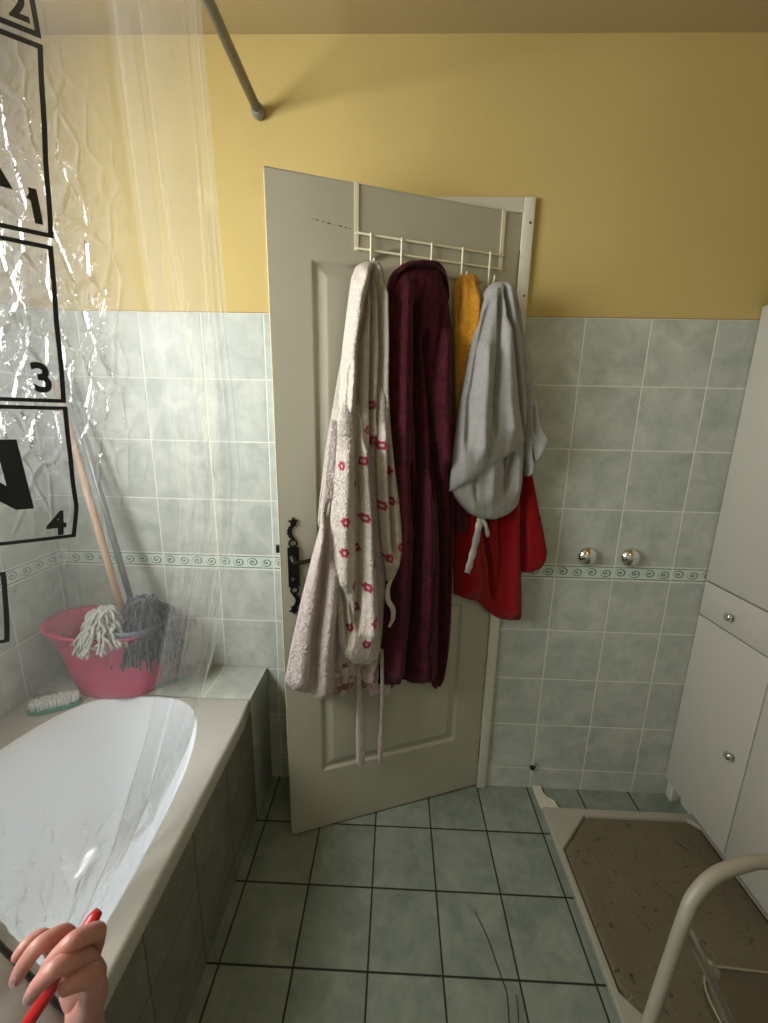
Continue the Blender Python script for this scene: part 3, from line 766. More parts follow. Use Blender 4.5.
hb = Vector(hit(118, 598, 1, -0.16)); ht = Vector(hit(64, 410, 1, -0.03)); dd = (ht-hb).normalized()
tube('handle', [tuple(hb-dd*0.05-mop.location), tuple(hb+(ht-hb)*0.5-mop.location), tuple(ht+dd*0.10-mop.location)], 0.0115, M['wood'], mop, 16)
mc = Vector(hit(104, 622, 1, -0.215)) - mop.location
yo = yarn('yarn_head', tuple(mc), 110, 0.075, 0.09, 0.0042, M['yarn'], mop, 1.0, 0.6, 0.010, 0.75)
fm = empty('floor_mop', (-0.80, -0.12, 0.72)); tag(fm, 'mop with dark grey shaggy head and grey metal handle leaning on the bucket', 'mop')
hb = Vector(hit(131, 600, 1, -0.12)); ht = Vector(hit(72, 395, 1, -0.03)); dd = (ht-hb).normalized()
tube('handle', [tuple(hb-dd*0.04-fm.location), tuple(hb+(ht-hb)*0.5-fm.location), tuple(ht+dd*0.10-fm.location)], 0.0095, M['grey_handle'], fm, 16)
mc = Vector(hit(144, 610, 1, -0.15)) - fm.location
yarn('mop_head', tuple(mc), 190, 0.082, 0.17, 0.0042, M['dyarn'], fm, 1.0, 0.6, 0.012, 0.9)
# scrub brush, bristles up
sb = empty('scrub_brush', (-1.075, -0.262, 0.5005), math.radians(28)); tag(sb, 'scrubbing brush with white bristles and dark green back on the ledge corner', 'brush')
bm = bmesh.new(); P0 = []
for z, g in ((0, 0.9), (0.004, 1.0), (0.010, 1.0), (0.013, 0.93)): P0.append([(x, y, z) for x, y in [sq(2*math.pi*k/40, 0.072*g, 0.026*g, 2.6) for k in range(40)]])
pv = None
for r_ in P0:
    cur = [bm.verts.new(p) for p in r_]
    if pv:
        for k in range(40): bm.faces.new((pv[k], pv[(k+1) % 40], cur[(k+1) % 40], cur[k]))
    else: bm.faces.new(cur[::-1])
    pv = cur
bm.faces.new(pv); from_bm('brush_back', bm, M['green'], sb, True)
bm = bmesh.new()
for i in range(21):
    for j in range(7):
        x, y = -0.062+0.124*i/20, -0.019+0.038*j/6
        if abs(x/0.066)**2.6+abs(y/0.022)**2.6 < 1:
            add_tube(bm, [(x, y, 0.012), (x+random.uniform(-.002, .002), y+random.uniform(-.003, .003), 0.040)], [0.0022, 0.0026], 5)
from_bm('bristles', bm, M['bristle'], sb, True)['kind'] = 'stuff'
gb = empty('dish_brush', (-0.70, -0.155, 0.5)); tag(gb, 'slim green plastic brush lying on the ledge in front of the bucket', 'brush')
a = Vector(hit(137, 694, 2, 0.507)); b = Vector(hit(184, 676, 2, 0.507))
gl_ = gb.location
tube('handle', [tuple(a-gl_), tuple((a*2+b)/3-gl_), tuple((a+b*2)/3-gl_), tuple(b-gl_)], [0.007, 0.0045, 0.0055, 0.0065], M['green'], gb, 12, 0.7)

# ------------------------------------------------------------------ over-door rack
rk = empty('over_door_rack', tuple(HINGE + DU*0.29 + np.array([0, 0, 1.88])), DANG)
tag(rk, 'cream metal over-door hook rack hanging on the door top edge', 'hook rack')
RZ = -1.88; RU = -0.29
def rkbox(name, u0, u1, n0, n1, z0, z1): return box(name, (u0+RU, u1+RU, n0, n1, z0+RZ, z1+RZ), M['rack'], rk, 0.0008)
for u in (0.508, 0.073):
    bm = bmesh.new()
    add_box(bm, u-0.0055+RU, u+0.0055+RU, 0.0008, 0.0035, 1.862+RZ, DH+0.002+RZ)
    add_box(bm, u-0.0055+RU, u+0.0055+RU, -0.042, 0.0035, DH+0.001+RZ, DH+0.0035+RZ)
    add_box(bm, u-0.0055+RU, u+0.0055+RU, -0.042, -0.0395, DH-0.03+RZ, DH+0.001+RZ)
    from_bm('hanger_strap', bm, M['rack'], rk)
rkbox('rail', 0.064, 0.512, 0.0036, 0.0075, 1.901, 1.9065)
rkbox('rail', 0.064, 0.512, 0.0036, 0.0075, 1.8645, 1.870)
HKS = (0.470, 0.384, 0.296, 0.201, 0.113)
for u in HKS:
    pts = [(u+RU, 0.010, 1.9065+RZ), (u+RU, 0.010, 1.86+RZ), (u+RU, 0.010, 1.825+RZ), (u+RU, 0.016, 1.812+RZ), (u+RU, 0.030, 1.810+RZ), (u+RU, 0.040, 1.822+RZ), (u+RU, 0.043, 1.836+RZ)]
    tube('hook', spline(pts, 5), 0.0030, M['rack'], rk, 10)

# ------------------------------------------------------------------ garments
def lerp_curve(pts, v):
    p = np.array(pts, float); return np.interp(v, p[:, 0], p[:, 1])
def smooth1(a, k):
    if k < 2: return a
    pad = np.pad(a, (k, k), 'edge'); ker = np.hanning(2*k+1); ker /= ker.sum(); return np.convolve(pad, ker, 'same')[k:-k]
def vnoise(U, V, su, sv, seed):
    g = np.random.default_rng(seed); A = g.random((64, 64))
    x, y = (U*su) % 63, (V*sv) % 63
    i, j = x.astype(int), y.astype(int); fx, fy = x-i, y-j
    fx = fx*fx*(3-2*fx); fy = fy*fy*(3-2*fy)
    return (A[j, i]*(1-fx)*(1-fy)+A[j, (i+1) % 64]*fx*(1-fy)+A[(j+1) % 64, i]*(1-fx)*fy+A[(j+1) % 64, (i+1) % 64]*fx*fy)-0.5
def garment(name, loc, label, cat, group=None):
    u, n, z = loc
    o = empty(name, tuple(HINGE + DU*u + DN*n + np.array([0, 0, z])), DANG); o['_o'] = (u, n, z)
    tag(o, label, cat, group); return o
def drape(name, parent, L, R, top, bot, n0, T, mat, creases=(), res=(90, 260), bulge=0.5, fuzz=None, seed=1, folds=0.004, flowers=None, topround=0.10, hem=None, prt=False):
    """cloth hung in front of the door: outlines and creases are in photo pixels, thickness in metres"""
    nu, nv = res
    if fuzz is None: fuzz = 0.0020 if 'terry' in mat.name else 0.0011
    s = (1-np.cos(np.linspace(0, math.pi, nu)))/2*0.55+np.linspace(0, 1, nu)*0.45; t = np.linspace(0, 1, nv)
    yt = lerp_curve(top, s) if isinstance(top, list) else np.full(nu, float(top))
    yb = lerp_curve(bot, s) if isinstance(bot, list) else np.full(nu, float(bot))
    yl = yt[0]+(yb[0]-yt[0])*t; yr = yt[-1]+(yb[-1]-yt[-1])*t
    xl = smooth1(lerp_curve(L, yl), 4); xr = smooth1(lerp_curve(R, yr), 4)
    X = xl[:, None]+(xr-xl)[:, None]*s[None]; Y = yt[None]+(yb-yt)[None]*t[:, None]
    # wobble of edges
    env_s = np.clip(1-np.abs(2*s-1)**2.6, 0, 1)**bulge
    tt = np.clip(t/topround, 0, 1); env_t = np.sqrt(np.clip(1-(1-tt)**2, 0, 1))*np.sqrt(np.clip(1-t**28, 0, 1)*0.75+0.25*(t < 1))
    env_t = np.where(t >= 1, 0, env_t)
    env = env_s[None]*env_t[:, None]
    ins = np.minimum(1, env*1.6)
    D = T*env
    for c in creases:
        pts, A, w = c[:3]
        p = np.array(pts, float); xc = np.interp(Y, p[:, 1], p[:, 0])
        fade = np.clip((Y-p[0, 1])/14+0.15, 0, 1)*np.clip((p[-1, 1]-Y)/14+0.15, 0, 1)
        D = D + A*2.6*np.exp(-((X-xc)/w)**2)*fade*ins
    D = D + folds*ins*(vnoise(X/30, Y/200, 3.3, 2.2, seed)*2 + vnoise(X/30, Y/200, 7.0, 4.0, seed+1))
    U, Z = door_uz(X, Y, n0 + T*0.5)
    NB = n0 + 0.42*np.clip(-U, 0, None)
    U, Z = door_uz(X, Y, NB + T*0.5)
    D = D + fuzz*(rng.random(D.shape)-0.5)*2*np.minimum(1, env*3)
    D = np.maximum(D, 0.0015*(env > 0))
    o0 = parent['_o']
    F = np.stack([U-o0[0], NB+D-o0[1], Z-o0[2]], -1)
    Bk = np.stack([U-o0[0], NB-o0[1], Z-o0[2]], -1)
    # ring round each row: front left->right then back right->left
    ringP = np.concatenate([F, Bk[:, ::-1][:, 1:-1]], 1)
    me = grid_mesh(name, ringP, closed_u=True, flip=True)
    if prt:
        val = np.zeros(X.shape)
        for (fx, fy, wx, *amp) in (flowers or []):
            dx, dy = (X-fx)/(wx*1.12), (Y-fy)/5.0
            r = np.hypot(dx, dy)*0.92; an = np.arctan2(dy, dx)
            rim = 0.90+0.10*np.cos(6*an)
            v = np.clip((rim-r)/0.15, 0, 1)*np.clip((r-0.20)/0.15, 0.2, 1)
            val = np.maximum(val, v)
        full = np.concatenate([val, np.zeros((nv, nu-2))], 1)
        at = me.attributes.new('print', 'FLOAT', 'POINT'); at.data.foreach_set('value', full.reshape(-1).astype(np.float32))
    return link(name, me, mat, parent)
def local_tube(name, parent, pts, r, mat, fz=0.0, flat=1.0, n=8, seg=12):
    o0 = parent['_o']; out = []
    for (x, y, nn) in pts:
        u, z = door_uz(x, y, nn); out.append((float(u)-o0[0], nn-o0[1], float(z)-o0[2]))
    q = spline(out, n); rr = np.interp(np.linspace(0, 1, len(q)), np.linspace(0, 1, len(r)), r) if isinstance(r, (list, tuple)) else np.full(len(q), r)
    rr = rr*(1+fz*(rng.random(len(q))-0.5))
    return tube(name, q, rr, mat, parent, seg, flat)

# cloth with a maroon floral hem, behind the cream robe
g0 = garment('floral_towel', (0.50, 0.006, 1.80), 'white cloth with maroon floral hem showing just below the cream flowered robe', 'cloth')
drape('cloth', g0, [(560, 335), (640, 310), (700, 301)], [(560, 384), (640, 392), (700, 396)], 400,
      [(0, 690), (0.15, 698), (0.3, 695), (0.42, 697), (0.5, 688), (0.62, 693), (0.75, 694), (0.9, 697), (1, 688)], 0.008, 0.022, M['floral'],
      [([(325, 600), (320, 700)], 0.008, 5), ([(345, 600), (344, 700)], 0.008, 5), ([(372, 600), (370, 700)], 0.010, 6), ([(360, 600), (357, 700)], -0.008, 3)], (90, 160), seed=3)

# cream flowered bathrobe
rb = garment('bathrobe', (0.48, 0.03, 1.82), 'cream terry bathrobe with small raspberry flowers hanging leftmost on the rack', 'bathrobe', None)
drape('back_layer', rb, [(300, 352), (380, 338), (450, 326), (500, 320), (526, 318), (531, 322)], [(300, 380), (450, 352), (510, 336), (531, 326)], 300, 531, 0.026, 0.024, M['terry_grey'],
      [([(340, 400), (326, 520)], 0.006, 4)], (50, 160), seed=11)
drape('robe_back', rb, [(300, 356), (420, 345), (560, 332), (680, 331)], [(300, 386), (420, 391), (560, 388), (620, 384), (680, 383)], 300,
      [(0, 676), (0.5, 678), (0.6, 668), (1, 668)], 0.024, 0.020, M['terry_pink'], [([(342, 560), (341, 670)], 0.006, 4)], (70, 220), seed=12)
drape('skirt', rb, [(420, 332), (500, 323), (530, 320), (560, 312), (600, 302), (650, 291), (690, 284)], [(420, 352), (520, 350), (600, 344), (650, 338), (690, 335)], 420,
      [(0, 684), (0.12, 690), (0.3, 693), (0.48, 694), (0.56, 699), (0.8, 701), (1, 694)], 0.048, 0.030, M['terry_pink'],
      [([(330, 500), (321, 590), (314, 640), (312, 700)], -0.018, 3.2), ([(322, 520), (310, 600), (298, 690)], 0.010, 8), ([(336, 560), (326, 640), (323, 700)], 0.010, 7), ([(345, 520), (338, 620), (333, 700)], -0.006, 3)], (110, 260), seed=13)
FL = [(370, 405), (373, 440), (380, 445), (361, 460), (340, 465, 2.2), (388, 471), (355, 484, 2.6), (381, 505), (391, 501, 3.0), (343, 519), (363, 516), (342, 549), (388, 556),
      (400, 546), (373, 562, 2.8), (358, 549, 2.6), (354, 584, 3.2), (365, 583), (372, 617), (357, 609, 2.8), (350, 627, 3.2), (365, 641), (365, 430, 2.6)]
FL = [(f[0], f[1], (f[2] if len(f) > 2 else 4.0)) for f in FL]
drape('hood', rb, [(259, 366), (263, 358), (275, 353.5), (300, 350), (340, 345), (380, 341), (420, 337), (470, 333)], [(259, 374), (263, 382), (275, 386), (300, 388), (340, 389), (380, 389), (420, 390), (470, 376)], 259,
      [(0, 470), (0.5, 466), (0.8, 440), (1, 432)], 0.030, 0.058, M['terry'],
      [([(372, 268), (366, 300), (358, 340), (357, 400), (352, 460)], -0.024, 2.6), ([(374, 268), (378, 300), (379, 350), (377, 430)], -0.013, 2.4), ([(372, 268), (370, 330), (369, 400), (370, 460)], -0.015, 2.0),
       ([(364, 270), (356, 300), (350, 350), (345, 420)], 0.014, 5), ([(383, 285), (385, 330), (385, 420)], 0.010, 4), ([(348, 360), (344, 420), (345, 470)], -0.007, 2.0)],
      (110, 300), seed=14, topround=0.07, flowers=FL, prt=True)
drape('sleeve', rb, [(395, 344), (420, 339), (450, 336), (480, 334), (520, 331.5), (560, 333), (600, 337), (640, 339), (655, 342), (668, 348)],
      [(395, 358), (420, 364), (440, 366), (480, 369), (520, 373), (560, 376), (600, 379), (640, 381), (655, 382), (668, 378)], 395,
      [(0, 652), (0.12, 659), (0.35, 664), (0.7, 665), (0.9, 661), (1, 654)], 0.062, 0.040, M['terry'],
      [([(356, 400), (357, 470), (358, 560), (357, 630)], -0.022, 2.6), ([(346, 440), (343, 520), (343, 590)], 0.010, 7), ([(364, 440), (368, 520), (370, 640)], 0.012, 5),
       ([(338, 588), (347, 600), (355, 612)], -0.0, 2), ([(340, 585), (344, 600), (347, 630), (346, 650)], -0.012, 2.2), ([(349, 600), (352, 620), (350, 645)], -0.008, 1.8)],
      (120, 330), seed=15, flowers=FL, prt=True, topround=0.12)
drape('sleeve', rb, [(385, 379), (440, 377), (470, 377.5), (500, 379), (540, 382), (565, 385.5), (583, 388)], [(385, 389), (420, 391), (440, 393), (470, 396), (500, 400), (530, 403), (548, 403.5), (565, 400), (583, 392)], 385, 583,
      0.056, 0.036, M['terry'], [([(388, 440), (389, 480), (392, 540), (394, 560)], -0.014, 2.0), ([(382, 420), (384, 520), (388, 570)], 0.006, 3)], (70, 260), seed=16, flowers=FL, prt=True)
local_tube('belt_loop', rb, [(392, 578, 0.08), (388, 588, 0.09), (388, 600, 0.09), (392.5, 608, 0.09), (393, 618, 0.085), (389, 627, 0.08)], [0.004, 0.007, 0.008, 0.008, 0.007, 0.004], M['terry_pink'], 0.18, n=10)
drape('belt', rb, [(640, 356), (700, 357), (740, 356), (770, 357)], [(640, 359.5), (700, 362.5), (740, 366), (770, 365)], 655, [(0, 765), (0.5, 768), (1, 766)], 0.045, 0.012, M['terry_pink'], (), (26, 160), seed=17, folds=0.001)
drape('belt', rb, [(640, 380), (690, 381), (725, 380), (745, 378), (770, 379)], [(640, 383.5), (690, 384.5), (725, 384), (745, 384), (770, 382)], 650, [(0, 763), (0.5, 767), (1, 764)], 0.045, 0.012, M['terry_pink'], (), (26, 160), seed=18, folds=0.002)

# burgundy robe
bg_ = garment('bathrobe', (0.36, 0.02, 1.82), 'long burgundy velour bathrobe hanging in the middle of the rack', 'bathrobe')
drape('robe_body', bg_, [(262, 408), (264, 401), (268, 396), (276, 391.5), (290, 389), (330, 388), (430, 390), (480, 391), (540, 391), (600, 388), (650, 382), (690, 378)],
      [(262, 432), (264, 438), (268, 442), (276, 446), (290, 450), (330, 455), (380, 457), (430, 458), (500, 456.5), (560, 455), (620, 453), (690, 447)], 262,
      [(0, 688), (0.2, 686), (0.45, 684), (0.80, 683), (0.82, 691), (0.92, 690), (1, 682)], 0.022, 0.055, M['burg'],
      [([(414, 300), (415, 400), (418, 460), (416, 520), (413, 600), (407, 660), (405, 690)], -0.022, 3.4), ([(422, 330), (428, 400), (431, 450), (429, 500)], -0.014, 3), ([(440, 300), (436, 340), (430, 390)], -0.006, 3),
       ([(402, 280), (400, 360), (400, 450), (402, 540), (395, 680)], 0.012, 7), ([(408, 460), (411, 530)], -0.010, 1.8), ([(423, 470), (424, 560), (424, 685)], 0.012, 6),
       ([(433, 440), (438, 500), (441, 560), (440, 690)], -0.020, 2.8), ([(447, 420), (449, 520), (447, 600)], -0.007, 1.6), ([(443, 330), (441, 400), (444, 470)], 0.010, 6), ([(451, 480), (448, 680)], 0.005, 3),
       ([(430, 560), (424, 640), (426, 690)], -0.006, 2.2)], (160, 440), seed=21, topround=0.045, folds=0.003)
drape('hood_edge', bg_, [(262, 408), (264, 401), (268, 396), (280, 391), (300, 390)], [(262, 432), (264, 438), (268, 442), (280, 449), (300, 453)], 261.5, [(0, 300), (0.12, 276), (0.25, 268.5), (0.5, 267), (0.75, 268.5), (0.88, 276), (1, 300)],
      0.030, 0.058, M['burg'], (), (90, 24), seed=22, folds=0.001, topround=0.5)
drape('sleeve', bg_, [(450, 450), (480, 452), (534, 456)], [(450, 457), (480, 463), (500, 466), (515, 470), (534, 469)], 450, [(0, 532), (0.4, 535), (1, 531)], 0.03, 0.026, M['burg'],
      [([(461, 500), (461, 534)], -0.005, 1.6)], (40, 100), seed=23)

# mustard towel
mu = garment('towel', (0.21, 0.02, 1.80), 'narrow mustard yellow fluffy towel between the burgundy robe and grey shirt', 'towel')
drape('towel_body', mu, [(272, 464), (276, 460), (285, 457), (300, 456), (350, 457), (460, 458)], [(272, 473), (276, 477), (285, 479), (330, 481), (460, 476)], 272, 462, 0.018, 0.040, M['mustard'],
      [([(461, 285), (461, 300), (459, 330)], -0.010, 1.8), ([(472, 290), (470, 350), (468, 440)], 0.008, 5)], (60, 220), seed=31, fuzz=0.0022, topround=0.06)

# red fleece
rd = garment('fleece_jacket', (0.09, 0.02, 1.80), 'bright red fleece garment hanging below and behind the grey shirt', 'jacket')
drape('body', rd, [(300, 495), (400, 470), (470, 460), (500, 457), (560, 456), (600, 456)], [(300, 506), (400, 515), (470, 522), (560, 523), (600, 524), (624, 524)], 300,
      [(0, 596), (0.15, 600), (0.32, 602), (0.42, 608), (0.5, 614), (0.62, 619), (0.8, 621), (0.97, 622), (1, 618)], 0.010, 0.032, M['redf'],
      [([(470, 480), (480, 520), (489, 560), (492, 600)], -0.014, 2.6), ([(484, 470), (487, 530), (484, 560)], -0.010, 2.0), ([(495, 480), (498, 560), (495, 606)], -0.006, 2.2), ([(508, 470), (510, 620)], 0.012, 8), ([(470, 500), (472, 600)], 0.009, 7)], (110, 300), seed=41)
drape('sleeve', rd, [(380, 510), (460, 518), (575, 520)], [(380, 520), (450, 527), (490, 536), (530, 545), (552, 549), (562, 548), (575, 540)], 380, [(0, 573), (0.4, 573.5), (0.75, 569), (1, 562)],
      0.012, 0.032, M['redf'], [([(523, 440), (524, 560)], -0.008, 1.6)], (70, 220), seed=42)

# grey jersey garment
gy_ = garment('shirt', (0.12, 0.03, 1.81), 'heather grey jersey shirt hanging rightmost on the rack', 'shirt')
drape('side_fold', gy_, [(300, 506), (400, 522), (450, 527), (478, 527)], [(300, 516), (350, 529), (400, 537), (425, 541), (436, 549), (440, 551), (450, 546), (462, 537), (478, 529)], 300, 477, 0.054, 0.036, M['grey'],
      [([(531, 400), (534, 440)], -0.006, 2), ([(529, 440), (533, 436), (534, 470)], -0.01, 2.4)], (60, 200), seed=51, fuzz=0.0002, folds=0.002)
drape('lower_fold', gy_, [(400, 466), (450, 457), (490, 452.5), (495, 454)], [(400, 524), (450, 527), (480, 525), (505, 521)], 400,
      [(0, 494), (0.1, 503), (0.25, 514), (0.4, 519), (0.6, 520), (0.8, 515), (0.93, 508), (1, 500)], 0.058, 0.036, M['grey'],
      [([(503, 440), (504, 470), (503, 495)], -0.012, 1.8), ([(512, 445), (508, 470), (505, 490)], -0.010, 2), ([(472, 470), (474, 500)], -0.005, 2), ([(490, 460), (487, 505)], 0.005, 5), ([(516, 450), (514, 500)], 0.006, 4)],
      (100, 200), seed=52, fuzz=0.0002, folds=0.002)
drape('front_fold', gy_, [(280, 498), (283, 493), (290, 488), (310, 482), (350, 473), (400, 463), (450, 456), (493, 452)], [(280, 508), (283, 514), (290, 518), (310, 523), (350, 529), (380, 533), (420, 530), (446, 528)], 280,
      [(0, 493), (0.14, 486), (0.25, 482), (0.45, 470), (0.65, 460), (0.85, 450), (1, 444)], 0.068, 0.046, M['grey'],
      [([(502, 286), (507, 320), (513, 360), (520, 410), (527, 440)], -0.016, 2.0), ([(498, 290), (496, 350), (492, 400), (492, 440)], -0.008, 2.2), ([(490, 300), (478, 350), (470, 400), (466, 450)], -0.005, 3),
       ([(512, 290), (522, 340), (528, 400)], -0.006, 2), ([(503, 320), (503, 400), (508, 440)], 0.007, 6), ([(484, 340), (480, 400), (478, 460)], 0.007, 5), ([(488, 420), (484, 470)], -0.004, 2)],
      (130, 300), seed=53, fuzz=0.0002, folds=0.003, topround=0.06)
def ribbon(name, pts, w, n):
    bm = bmesh.new(); o0 = gy_['_o']; prev = None
    q = spline([(x, y, d) for x, y, d in pts], 8)
    for i, (x, y, d) in enumerate(q):
        a = q[max(0, i-1)]; b = q[min(len(q)-1, i+1)]; t_ = np.array([b[0]-a[0], b[1]-a[1]]); t_ = t_/np.linalg.norm(t_); nn = np.array([-t_[1], t_[0]])*w/2
        cur = []
        for sg, th in ((1, 0), (-1, 0), (-1, 0.0012), (1, 0.0012)):
            u, z = door_uz(x+nn[0]*sg, y+nn[1]*sg, n+d); cur.append(bm.verts.new((float(u)-o0[0], n+d+th+0.002*math.sin(i*0.9)*sg-o0[1], float(z)-o0[2])))
        if prev:
            for k in range(4): bm.faces.new((prev[k], prev[(k+1) % 4], cur[(k+1) % 4], cur[k]))
        else: bm.faces.new(cur[::-1])
        prev = cur
    bm.faces.new(prev); return from_bm(name, bm, M['satin'], gy_, True)
ribbon('ribbon', [(480, 518, 0.0), (478, 530, 0.012), (474, 548, 0.004), (470, 563, 0.008), (467, 573, 0.003)], 6.2, 0.078)['label'] = 'silvery satin ribbon end'
ribbon('ribbon', [(482, 518, 0.0), (486, 527, 0.010), (488, 537, 0.004)], 4.0, 0.076)['label'] = 'short silvery satin ribbon end'

# ------------------------------------------------------------------ white tubular chair in the near right corner
ch = empty('folding_chair', (0.52, -0.92, 0)); tag(ch, 'white tubular metal chair with brown seat standing beside the shower tray', 'chair')
O2 = Vector((0.52, -0.92, 0))
A0 = Vector(hit(649, 1023, 2, 0.62)); 
up = [hit(649, 1023, 2, 0.64), hit(672, 955, 2, 0.755), hit(684, 920, 2, 0.815), hit(694, 897, 2, 0.845), hit(714, 876, 2, 0.868), hit(742, 865, 2, 0.880), hit(770, 862, 2, 0.884), hit(870, 872, 2, 0.884)]
pts = [tuple(Vector(p)-O2) for p in up]
a, b = Vector(pts[0]), Vector(pts[1]); dv = (b-a).normalized(); foot = a - dv*((a.z-0.012)/dv.z)
right = []
w_ = Vector(pts[-1]) - Vector(pts[1]); 
ax_c = (Vector(pts[-1]))
mir = []
for p in pts[::-1][1:]:
    v = Vector(p); d = v-ax_c; hv = Vector((0.93, 0.22, 0)).normalized()
    k = d.dot(hv); mir.append(tuple(v - hv*2*k))
mf = Vector((foot.x, foot.y, foot.z)); d = mf-ax_c; k = d.dot(hv); mfoot = mf-hv*2*k
path = [tuple(foot)] + [tuple(foot+(a-foot)*0.5)] + pts + mir + [tuple(mfoot+(Vector(mir[-1])-mfoot)*0.5), tuple(mfoot)]
tube('back_frame', spline(path, 8), 0.0082, M['white_tube'], ch, 18)
t0 = Vector(pts[2]); e1 = Vector(hit(731, 1023, 2, 0.56)) - O2
dd = (e1-t0).normalized(); fe = t0 + dd*((t0.z-0.010)/-dd.z)
def mirror(v): d = v-ax_c; return v-hv*2*d.dot(hv)
tube('brace', [tuple(t0), tuple((t0+e1)/2), tuple(e1), tuple(fe)], 0.0058, M['white_tube'], ch, 14)
tube('brace', [tuple(mirror(t0)), tuple(mirror(e1)), tuple(mirror(fe))], 0.0058, M['white_tube'], ch, 14)
s0 = Vector(hit(709, 968, 2, 0.60)) - O2
lathe('rivet', [(0, 0.010), (0.006, 0.009), (0.010, 0.004), (0.010, 0)], M['white_tube'], ch, Matrix.Translation(t0+(e1-t0)*0.48+Vector((0.006, 0.004, 0))) @ Matrix.Rotation(0.9, 4, 'Y'), 16)
# seat: padded, spans between the braces
c0 = Vector(hit(692, 962, 2, 0.46)) - O2; c1 = Vector(hit(800, 975, 2, 0.46)) - O2
sd_ = (c1-c0); sd_.z = 0; ln = sd_.length; sd_.normalize(); pr_ = Vector((sd_.y, -sd_.x, 0))
bm = bmesh.new(); NN = 24
for zz_, ins, in_ in ((0.430, 0.006, 0), (0.438, 0, 0), (0.452, 0, 0), (0.460, 0.006, 0), (0.464, 0.03, 0)):
    pass
def rr_pts(ins, z, wx=0.40, wy=0.26, rad=0.05):
    out = []
    for cx_, cy_, a0 in ((wx-rad, -rad, 0), (rad, -rad, math.pi/2), (rad, -wy+rad, math.pi), (wx-rad, -wy+rad, 1.5*math.pi)):
        for k in range(7):
            an = a0+math.pi/2*k/6; x_, y_ = cx_+(rad-ins)*math.cos(an), cy_+(rad-ins)*math.sin(an)
            out.append(c0 + sd_*x_ - pr_*y_ + Vector((0, 0, z-c0.z)))
    return out
prev = None
for z_, ins in ((0.430, 0.008), (0.436, 0), (0.454, 0), (0.462, 0.008), (0.465, 0.03)):
    cur = [bm.verts.new(p) for p in rr_pts(ins, z_)]
    if prev:
        for k in range(28): bm.faces.new((prev[k], prev[(k+1) % 28], cur[(k+1) % 28], cur[k]))
    else: bm.faces.new(cur[::-1])
    prev = cur
bm.faces.new(prev); st = from_bm('seat', bm, M['brown_seat'], ch, True)
rp = rr_pts(0, 0.456); rp = [tuple(p) for p in rp]+[tuple(rp[0])]
tube('seat_piping', rp, 0.0022, M['piping'], st, 8)

# ------------------------------------------------------------------ person: hand holding a red stick, grey sleeve
pe = empty('person', tuple(at_depth(70, 1000, 0.44)))
tag(pe, 'person seen only as a curled hand holding a red stick, in grey clothing', 'person')
PO = Vector(pe.location)
def D(x, y, d): return at_depth(x, y, d) - PO
def skinmesh(name, chains, mat, parent, sub=2):
    """chains: list of lists of (point, radius); chain[0] of later ones may be an index (chain, i) to branch from"""
    verts, edges, rad, index = [], [], [], {}
    for ci, c in enumerate(chains):
        prev = None
        for pi, it in enumerate(c):
            if isinstance(it[0], int): prev = index[it]; continue
            verts.append(it[0]); rad.append(it[1]); i = len(verts)-1; index[(ci, pi)] = i
            if prev is not None: edges.append((prev, i))
            prev = i
    me = bpy.data.meshes.new(name); me.from_pydata([tuple(v) for v in verts], edges, []); me.update()
    o = bpy.data.objects.new(name, me); COL.objects.link(o); o.parent = parent
    sk = o.modifiers.new('skin', 'SKIN'); sk.use_smooth_shade = True; sk.branch_smoothing = 0.6
    ly = me.skin_vertices[0] if me.skin_vertices else None
    if ly is None:
        bm = bmesh.new(); bm.from_mesh(me); bm.verts.layers.skin.verify(); bm.to_mesh(me); bm.free(); ly = me.skin_vertices[0]
    for i, r in enumerate(rad):
        r = r if isinstance(r, tuple) else (r, r); ly.data[i].radius = r; ly.data[i].use_root = (i == 0)
    sm = o.modifiers.new('sub', 'SUBSURF'); sm.levels = sub; sm.render_levels = sub
    bpy.context.view_layer.update()
    dg = bpy.context.evaluated_depsgraph_get(); nm = bpy.data.meshes.new_from_object(o.evaluated_get(dg))
    o.modifiers.clear(); o.data = nm
    nm.materials.clear(); nm.materials.append(mat); nm.polygons.foreach_set('use_smooth', [True]*len(nm.polygons))
    return o
palm = D(84, 990, 0.465)
hand = [
    [(D(96, 1120, 0.50), 0.024), (D(88, 1050, 0.475), 0.022), (D(82, 1012, 0.465), 0.022), (D(84, 985, 0.462), 0.022)],
    [(0, 3), (D(92, 950, 0.452), 0.012), (D(97, 931, 0.420), 0.0098), (D(72, 941, 0.392), 0.0092), (D(52, 962, 0.392), 0.0082), (D(40, 982, 0.402), 0.0068)],           # middle
    [(0, 3), (D(78, 955, 0.462), 0.0115), (D(64, 932, 0.425), 0.0092), (D(37, 946, 0.402), 0.0088), (D(22, 968, 0.402), 0.0078), (D(14, 984, 0.408), 0.0060)],           # ring
    [(0, 3), (D(62, 962, 0.470), 0.0100), (D(42, 934, 0.450), 0.0078), (D(25, 946, 0.435), 0.0074), (D(14, 962, 0.430), 0.0062)],                                       # little
    [(0, 3), (D(96, 975, 0.445), 0.0120), (D(84, 956, 0.402), 0.0098), (D(54, 968, 0.375), 0.0090), (D(38, 985, 0.375), 0.0080), (D(28, 1001, 0.380), 0.0060)],          # index
    [(0, 2), (D(94, 1000, 0.435), 0.0150), (D(92, 974, 0.405), 0.0112), (D(72, 981, 0.385), 0.0098), (D(56, 992, 0.378), 0.0080)],                                       # thumb
]
hd = skinmesh('hand', hand, M['skin'], pe)
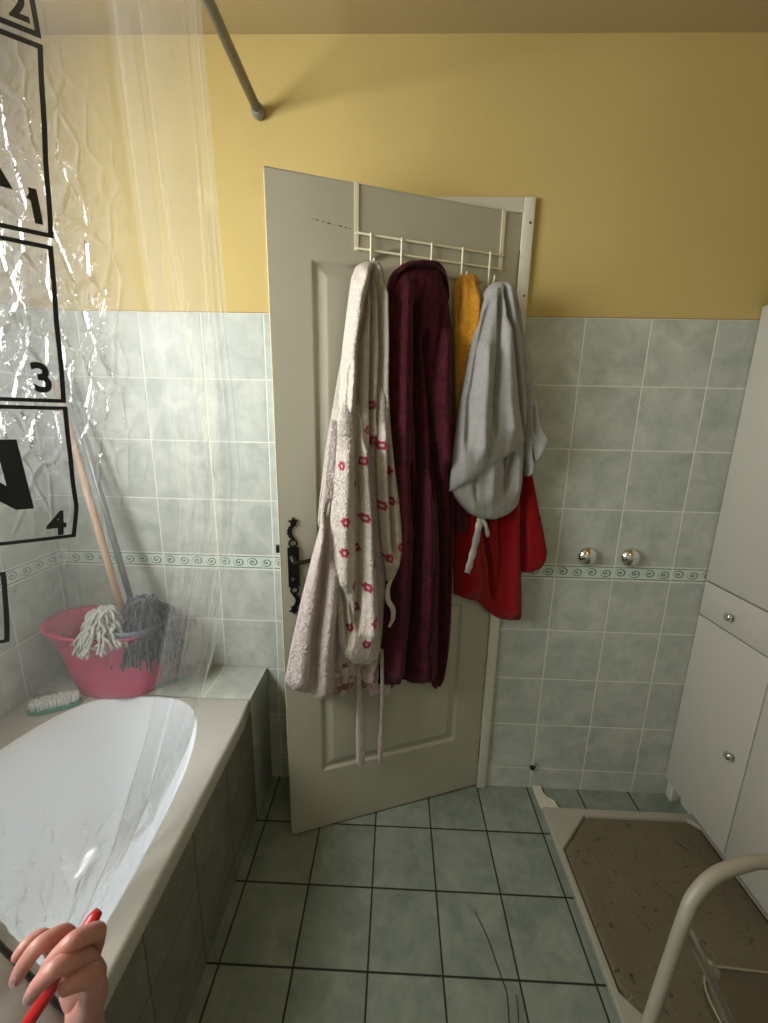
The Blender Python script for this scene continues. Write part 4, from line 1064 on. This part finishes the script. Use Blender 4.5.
def nail(a, b, w, name='nail'):
    """a: base point, b: tip"""
    bm = bmesh.new(); ax = (b-a); L_ = ax.length; ax.normalize(); vw = (-(PO+a)+Vector(CAM)).normalized(); nn = (vw-ax*vw.dot(ax)).normalized(); sdv = ax.cross(nn)
    rows_ = []
    for i in range(9):
        f = i/8; wid = w*(1-0.75*max(0, (f-0.45)/0.55)**2)*(0.8+0.2*min(1, f*4)); row = []
        for j in range(7):
            an = -1.0+2.0*j/6; row.append(bm.verts.new(a+ax*L_*f + sdv*math.sin(an)*wid + nn*(math.cos(an)*wid*0.7 - 0.0006*f)))
        rows_.append(row)
    for r0, r1 in zip(rows_, rows_[1:]):
        for j in range(6): bm.faces.new((r0[j], r0[j+1], r1[j+1], r1[j]))
    bmesh.ops.solidify(bm, geom=bm.faces[:], thickness=0.0005)
    return from_bm(name, bm, M['nail'], hd, True)
nail(D(35, 989, 0.3725), D(24, 1005, 0.374), 0.0052)
nail(D(19, 974, 0.398), D(11, 989, 0.402), 0.0048)
# clothing: grey sleeve with black edge
ax0, ax1 = D(-60, 930, 0.50), D(60, 1060, 0.50)
def tubebody(name, p, q, r, mat, off=Vector((0, 0, 0))):
    bm = bmesh.new(); n = 30; pts_ = []
    for i in range(n): pts_.append(tuple(p+(q-p)*i/(n-1)+off))
    add_tube(bm, pts_, [r*(1+0.015*math.sin(i*1.3)+0.01*math.sin(i*2.9)) for i in range(n)], 40)
    return from_bm(name, bm, mat, pe, True)
tubebody('sleeve', D(-70, 935, 0.50), D(62, 1085, 0.50), 0.045, M['sleeve'])
e0, e1_ = D(-42, 900, 0.50), D(92, 1038, 0.50)
tubebody('sleeve_trim', D(-30, 915, 0.508), D(92, 1040, 0.508), 0.0035, M['dark_trim'])
stick = tube('red_stick', [tuple(at_depth(*p)) for p in ((99, 911, 0.432), (93, 919, 0.428), (70, 955, 0.412), (48, 993, 0.398), (30, 1020, 0.390), (10, 1050, 0.385))],
             [0.0050, 0.0072, 0.0068, 0.0066, 0.0064, 0.006], M['red'], None, 14, 0.8)
tag(stick, 'red plastic stick held in the curled hand at bottom left', 'stick')
